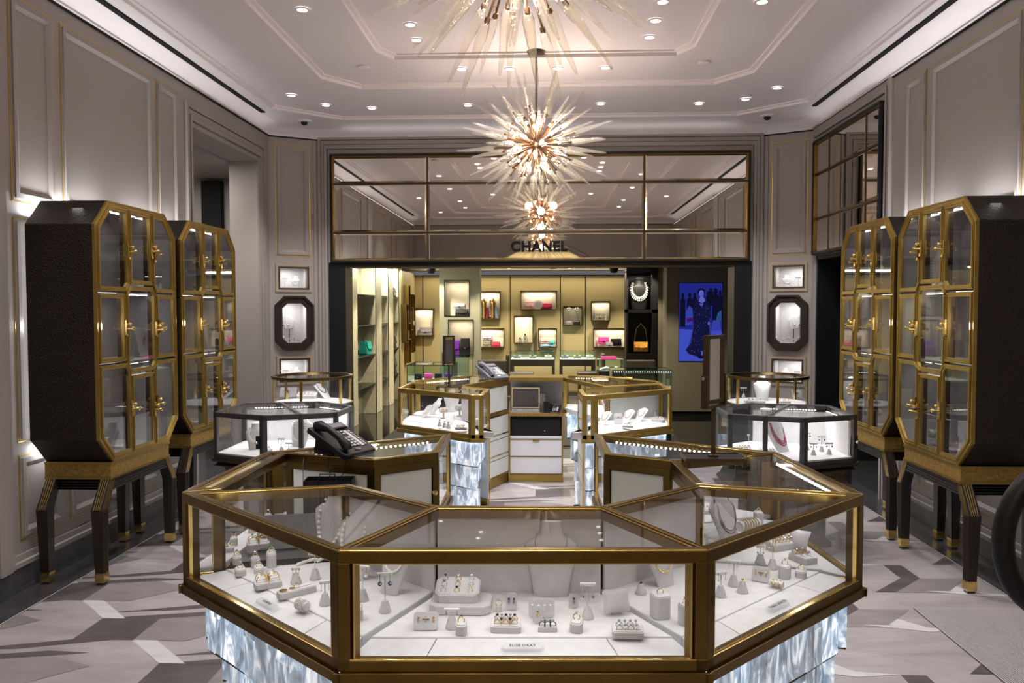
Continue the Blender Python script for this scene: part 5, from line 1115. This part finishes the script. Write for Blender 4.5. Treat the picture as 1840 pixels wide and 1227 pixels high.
for k,(px,py) in enumerate(((1080,764),(1122,760),(1146,757))): bust(*g(px,py),'%s slanted white board bust '%('left','middle','right')[k]+rt,.55,-.7,1.1,'suede2',False,True,r=.002,gm='jgold')
card(*g(1112,762),'upright with tiny gold studs '+rt,.07,.085,.2,16,4); cyl(*g(1142,748),'small roll with dark bands '+rt,.06,.015,-.6,4,'dgem',h=.02)
for k,(px,py) in enumerate(((1135,740),(1152,742),(1166,744),(1177,748))): tstand(*g(px,py),'%s of the four pearl ones '%('first','second','third','last')[k]+rt,.09-.01*k,.02,.3)
tray(*g(1183,757),'low pearl tray at the right end '+rt,.10,.05,.018,-.5,2,6,'silver','pearl'); block(*g(1053,772),'low block behind the narrow left glass '+rt,.035,.03,.004); tray(*g(1128,768),'flat white tray at the front '+rt,.08,.04,.014,-.3,1,4)
# --- gunmetal vitrines
zv=.621
bust(-1.93,5.60,zv,'white bust with a double silver pearl necklace in the left vitrine',.80,.2,.2,'suede2',True,True,r=.0062,drop=.95,strands=2)
bust(-1.66,5.72,zv,'tall white bust with long pearls in the left vitrine',1.05,-.3,.3,'suede2',True,True,r=.0058,drop=1.3)
for k,(px,py) in enumerate(((-1.71,5.50),(-1.64,5.44),(-1.56,5.47))): tstand(px,py,zv,'%s of three white ones in the left vitrine'%('left','middle','right')[k],.09-.02*(k%2),.05,0,'silver','pearl')
block(-1.77,5.42,zv,'white block with a ruby ring in the left vitrine',.04,.03,.004,0,'rgem'); bust(-1.45,5.72,zv,'white bust with green beads behind the phone in the left vitrine',.75,.3,.3,'suede2',True,True,'ggem','green bead necklace behind the phone',1,.9,.004)
bust(1.72,5.66,zv,'tall leaning white bust with a purple woven necklace in the right vitrine',1.25,.75,.55,'suede2',True,True,'rgem','purple and red woven multi strand necklace in the right vitrine',3,1.15,.0036)
for k,(px,py,h) in enumerate(((1.90,5.72,.115),(1.98,5.66,.10),(1.99,5.54,.075),(1.88,5.52,.075))): tstand(px,py,zv,'%s in the right vitrine'%('with red drops, back left','with dark drops, back right','with jet hoops, front right','with ruby studs, front left')[k],h,.052,0,'jgold',('rgem','dgem','dgem','rgem')[k],.014,.006)
tray(1.56,5.46,zv,'wide tray of sparkling rings in the right vitrine',.15,.07,.02,.1,3,15,'silver','gem',.02); tray(1.42,5.56,zv,'slanted tray of red stone rings in the right vitrine',.13,.05,.015,.5,2,8,'jgold','rgem',.03); tray(1.38,5.72,zv,'small tray with gold flowers in the right vitrine',.08,.05,.012,.3,1,3); tstand(1.50,5.72,zv,'single tall one behind the trays in the right vitrine',.10,.02,0,'silver','rgem')
# --- round vitrines
zr=.7615
for (px,py,fn,kw) in((517,714,'card',0),(552,715,'tray',0),(588,715,'bust',0)):
    x,y,_=g(px,py,zr)
    if fn=='card': card(x,y,zr,'white one in the left round vitrine',.16,.10,0,25,3)
    if fn=='tray': tray(x,y,zr,'white slanted ring tray in the left round vitrine',.19,.09,.02,0,3,12,'silver','gem',.04)
    if fn=='bust': bust(x,y,zr,'low white collar form lying in the left round vitrine',.7,.9,1.3,'suede2',False,True,r=.004,gm='dpearl',nl='black beaded collar in the left round vitrine')
bust(2.06,7.52,zr,'tall white bust in the right round vitrine',1.0,.1,.1,'suede2',True); tstand(*g(1336,714,zr),'at the left of the right round vitrine',.09,.06); tray(1.95,7.36,zr,'low tray of dark stones in the right round vitrine',.18,.08,.015,0,2,8,'silver','dgem'); tray(2.2,7.33,zr,'low tray with gold bangles in the right round vitrine',.10,.06,.015,0,1,3,'jgold','jgold',0,.016); card(*g(1432,714,zr),'small dark one at the right of the right round vitrine',.09,.07,0,20,2)
# --- cabinets
def incab(sd,y0,s,z,d=.16): return sd*(2.45+d),y0+s,z
rzc={-1:math.pi/2,1:-math.pi/2}
for sd,y0,nm in((-1,4.54,'nearest left'),(-1,5.62,'farther left'),(1,4.60,'nearest right'),(1,5.66,'farther right')):
    cb_='of the %s cabinet'%nm
    bust(*incab(sd,y0,.20 if sd<0 else .80,1.7145,.17),'tall grey bust on the top shelf '+cb_,1.25,rzc[sd],.12,'suede2',True,True,r=.0052,drop=1.5,gm='pearl')
    tstand(*incab(sd,y0,.50,1.7145,.12),'on the top shelf '+cb_,.07,.05,rzc[sd],'jgold','rgem')
    tray(*incab(sd,y0,.84 if sd<0 else .2,1.7145,.12),'white ring tray on the top shelf '+cb_,.14,.07,.02,rzc[sd],2,4,'silver','gem',.05)
    tray(*incab(sd,y0,.52,1.2795,.13),'round edged tray on the middle shelf '+cb_,.14,.09,.012,rzc[sd],1,2,'silver','gem')
    card(*incab(sd,y0,.85 if sd<0 else .17,1.2795,.14),'large white necklace one on the middle shelf '+cb_,.15,.20,rzc[sd],12,2)
    tray(*incab(sd,y0,.50,.7245,.13),'dark based tray on the bottom shelf '+cb_,.12,.08,.014,rzc[sd],1,2)
    cyl(*incab(sd,y0,.28 if sd<0 else .72,.7245,.15),'roll with turquoise beads on the bottom shelf '+cb_,.12,.026,rzc[sd]+math.pi/2,3,gm='ggem',h=.05)
# --- corner showcases
for (mx,cu),sd in((CL,'left'),(CR,'right')):
    for z0,nm in((1.8205,'upper'),(.8005,'lower')):
        p=mx@Vector((cu-.05,z0,-.12)); bust(p.x,p.y,z0,'small white bust in the %s rectangular showcase of the %s corner wall'%(nm,sd),.62,.0,.1,'suede2',True,True,r=.0025,drop=.9)
        p=mx@Vector((cu+.07,z0,-.12)); tstand(p.x,p.y,z0,'in the %s rectangular showcase of the %s corner wall'%(nm,sd),.11,.06)
    p=mx@Vector((cu,1.42,-.24)); 
    t=thing('necklace_form',(p.x,p.y,1.191),'white necklace form on a post in the %s octagonal showcase'%sd,'bust'); b=MB(); b.tube([(0,0,0),(0,0,.26)],.005,8); b.build('post','bronze',t); b=MB(PM((0,0,.18),(1,0,0),(0,-1,0))); b.prism([(-.035,0),(.035,0),(.055,.03),(.06,.10),(.04,.13),(.03,.17),(-.03,.17),(-.04,.13),(-.06,.10),(-.055,.03)],0,.02); b.build('form','suede2',t,bevel=.005); b=MB(); b.ball((0,-.03,.23),.009,10); b.build('pendant','silver',t,True)
    for k,dx in enumerate((-.075,-.02,.035,.09)): p=mx@Vector((cu+dx,1.191,-.10)); tstand(p.x,p.y,1.191,'%s of four in the %s octagonal showcase'%(('first','second','third','last')[k],sd),.075+.02*(k%2),.035,0,'jgold','dgem' if k%2 else 'rgem')
# black boutique niche contents
a=at(1148,552,Y=13.55)
bust(a.x,13.55,at(1148,556,Y=13.5).z+.003,'black mannequin bust with white pearl ropes in the upper black niche',2.3,0,.05,'black',True,True,r=.011,drop=.85,strands=3,nl='draped ropes of white pearls on the black bust')
bag(a.x+.03,13.52,zz[3]+.03,.25,.08,.165,'gseq','amber gold sequin evening bag on a chain in the lower black niche',.30)
# ================================================================ PHONES, COMPUTER, MIRRORS
def phone(x,y,z,label,rz,s=1.0,m='phone',m2='phoneg',low=(-.115,-.06,-.20)):
    t=thing('desk_phone',(x,y,z),label,'telephone',None,rz); t.scale=(s,s,s)
    b=MB(); b.box(-.075,-.02,0,.075,.085,.03); b.prism([(-.07,-.0),(.07,-.0),(.07,.085),(-.07,.085)],.03,.075,[(-.065,.03),(.065,.03),(.065,.085),(-.065,.085)]); b.build('stand',m,t)
    mx=Matrix.Translation((0,0,.045))@Matrix.Rotation(math.radians(26),4,'X')
    b=MB(mx); b.prism([(-.105,-.115),(-.08,-.125),(.09,-.125),(.105,-.10),(.105,.10),(.09,.115),(-.105,.115)],0,.026); b.build('body',m,t,bevel=.006)
    b=MB(mx); b.prism([(-.03,.06),(.09,.06),(.09,.105),(-.03,.105)],.024,.034); b.build('display_hood',m,t,bevel=.003); b=MB(mx); b.box(-.02,.068,.034,.08,.098,.0355); b.build('display','lcd',t)
    b=MB(mx)
    for i in range(3):
        for j in range(4): b.box(-.022+i*.022,-.075+j*.019,.026,-.008+i*.022,-.063+j*.019,.031)
    b.build('keypad','key' if m=='phone' else m2,t,bevel=.001)
    b=MB(mx); b.box(.046,-.08,.026,.064,.045,.028); b.build('label_strip','key',t)
    b=MB(mx)
    for j in range(8): b.box(.068,-.08+j*.0155,.026,.078,-.070+j*.0155,.031)
    b.build('line_keys','key',t,bevel=.001); b=MB(mx)
    for i in range(3): b.box(-.02+i*.022,.018,.026,-.008+i*.022,.027,.030); b.box(-.02+i*.022,.036,.026,-.008+i*.022,.045,.030)
    b.build('function_keys','key',t,bevel=.001)
    b=MB(mx); b.lathe([(.001,0),(.014,0),(.013,.004),(.001,.005)],14,(-.0,-.098,.026),1.3,.7); b.build('navigation_key',m2,t,True)
    b=MB(mx); hp=[(-.072,-.10,.036),(-.072,-.085,.050),(-.072,-.04,.060),(-.072,.03,.062),(-.072,.08,.050),(-.072,.10,.036)]
    b.tube(hp,[.020,.023,.015,.015,.023,.020],12); b.build('handset',m,t,True)
    p0=mx@Vector((-.075,-.115,.02)); b=MB(); pts=[]; N=150
    low=Vector(low)
    path=lambda a: p0.lerp(low,a*2) if a<.5 else low.lerp(Vector((-.098,-.02,.012)),(a-.5)*2)
    for k in range(N):
        a=k/(N-1); c=path(a); th=k*2*math.pi/5.0; pts.append(c+Vector((.0045*math.cos(th),.0045*math.sin(th),0)))
    b.tube(pts,.0016,5); b.build('coiled_cord',m,t,True)
    return t
p=at(603,812,Z=ZT+.002)
phone(-.80,3.545,ZT+.001,'black office desk phone with coiled cord on the near island',1.08,1.0)
phone(-.40,7.42,ZT+.001,'silver grey office desk phone on the far island',.75,1.05,'phoneg','key',(-.125,-.05,.010))
b=MB(); b.tube([(0,0,.0),(-.03,-.02,-.01),(-.035,-.04,-.05),(-.03,-.05,-.30)],.0018,5); tag(b.build('phone_cable','phoneg',None,True,(-.92,3.54,ZT+.01)),'thin grey phone cable hanging over the island edge','cable')
# laptop and devices in the cash desk niche
t=thing('laptop',(-.10,7.62,.636),'silver laptop with its screen open in the cash desk niche','laptop'); b=MB(); b.cbox((0,0,.009),(.27,.17,.018)); b.build('keyboard_base','silver',t,bevel=.003)
b=MB()
for j in range(4):
    for i in range(13): b.box(-.12+i*.0185,-.06+j*.024,.018,-.106+i*.0185,-.044+j*.024,.021)
b.build('keys','key',t); b=MB(Matrix.Translation((0,.088,.02))@Matrix.Rotation(math.radians(84),4,'X')); b.box(-.135,0,-.004,.135,.20,.004); b.build('screen_lid','silver',t,bevel=.003); b=MB(Matrix.Translation((0,.088,.02))@Matrix.Rotation(math.radians(84),4,'X')); b.box(-.122,.012,.0042,.122,.188,.005); b.build('screen','lcd',t)
b=MB(); b.tube([(0,0,0),(.05,-.03,.0),(.09,-.05,-.10),(.15,-.03,-.17)],.003,6); tag(b.build('cable','greyl',None,True,(-.08,7.65,.84)),'grey cable looping down in front of the laptop screen','cable')
phone(.17,7.60,.636,'small black phone beside the laptop in the cash desk niche',-.2,.55,low=(-.12,-.12,.010))
b=MB(); b.cbox((0,0,.05),(.06,.05,.10)); tag(b.build('card_reader','phone',None,loc=(.10,7.57,.636),bevel=.004),'black card reader standing between the laptop and the small phone','card reader'); b=MB(); b.cbox((0,0,.08),(.05,.05,.16)); tag(b.build('power_adapter','key',None,loc=(.06,7.735,.636),bevel=.004),'pale upright box behind the laptop screen','box')
# black items in the near well
t=thing('tablet',(-.86,3.02,.691),'black tablet tilted on a stand in the dark work well','tablet',None,.3); b=MB(Matrix.Rotation(math.radians(35),4,'X')); b.box(-.12,0,0,.12,.17,.008); b.build('body','phone',t,bevel=.003); b=MB(); b.beam((0,.13,.09),(0,.17,0),.06,.004,(0,1,0)); b.build('stand','silver',t)
t=thing('shopping_bag',(-.80,3.36,.691),'open black carrier bag standing in the dark work well','bag',None,.1); b=MB(); b.ring([(-.10,-.05),(.10,-.05),(.10,.05),(-.10,.05)],[(-.097,-.047),(.097,-.047),(.097,.047),(-.097,.047)],0,.20); b.prism([(-.10,-.05),(.10,-.05),(.10,.05),(-.10,.05)],0,.004); b.build('paper_body','black',t); b=MB(); b.tube([(-.04,-.05,.19),(-.03,-.055,.23),(.03,-.055,.23),(.04,-.05,.19)],.003,6); b.build('handle','black',t)
# table mirrors
def tmirror(x,y,z,label,rz,s=1.0):
    t=thing('table_mirror',(x,y,z),label,'mirror',None,rz); t.scale=(s,s,s)
    b=MB(); b.ring([(-.10,-.06),(.10,-.06),(.10,.06),(-.10,.06)],[(-.094,-.054),(.094,-.054),(.094,.054),(-.094,.054)],.018,.030); 
    for sx in(-1,1):
        for sy in(-1,1): b.cbox((sx*.09,sy*.05,.010),(.012,.012,.020))
    b.build('base_frame','bronze',t); b=MB(); b.box(-.094,-.054,.020,.094,.054,.027); b.build('base_plate','black',t)
    b=MB(); b.lathe([(.018,.027),(.018,.033),(.008,.036),(.0075,.19),(.007,.195)],16); b.build('stem','bronze',t,True)
    fx=Matrix.Rotation(math.radians(50),4,'Z'); b=MB(fx); b.box(-.062,-.012,.195,-.056,.012,.30); b.box(.056,-.012,.195,.062,.012,.30); b.box(-.062,-.012,.19,.062,.012,.197); b.build('yoke','bronze',t); b=MB(fx); b.tube([(-.070,0,.29),(-.055,0,.29)],.006,10); b.tube([(.070,0,.29),(.055,0,.29)],.006,10); b.build('pivot_knob','silver',t,True)
    mx=fx@PM((0,0,.205),(1,0,0),(0,-1,0)); r=lambda d:[(-.055+d,d),(.055-d,d),(.055-d,.225-d),(-.055+d,.225-d)]
    b=MB(mx); b.ring(r(0),r(.012),-.010,.010); b.build('mirror_frame','bronze',t,bevel=.001); b=MB(mx); b.prism(r(.010),-.004,.004); b.build('mirror_glass','mirror2',t); return t
p=at(1283,836,Z=ZT+.001); tmirror(p.x,p.y+.02,ZT+.001,'tall framed table mirror on a stem on the right side of the near island',.0,1.22)
p=at(806,700,Z=ZT+.001); tmirror(p.x,p.y+.03,ZT+.001,'smaller table mirror on a stem on the far island left case',.0,.98)
# black ring at the right edge
t=thing('ring_stand',(1.46,2.2,0),'thick black ring on a stand cropped by the right edge of the frame','stand')
b=MB(PM((0,0,.985),(1,0,0),(0,-1,0))); N=48; b.tube([(.152*math.cos(2*math.pi*k/N)*.97,.152*math.sin(2*math.pi*k/N)*1.25,0) for k in range(N)],.028,16,True); b.build('ring','black',t,True)
b=MB(); b.tube([(.16,0,.02),(.16,0,.95)],.012,10); b.build('pole','black',t,True); b=MB(); b.lathe([(.001,0),(.14,0),(.14,.012),(.02,.02),(.001,.02)],24,(.16,0,0)); b.build('base','black',t,True)
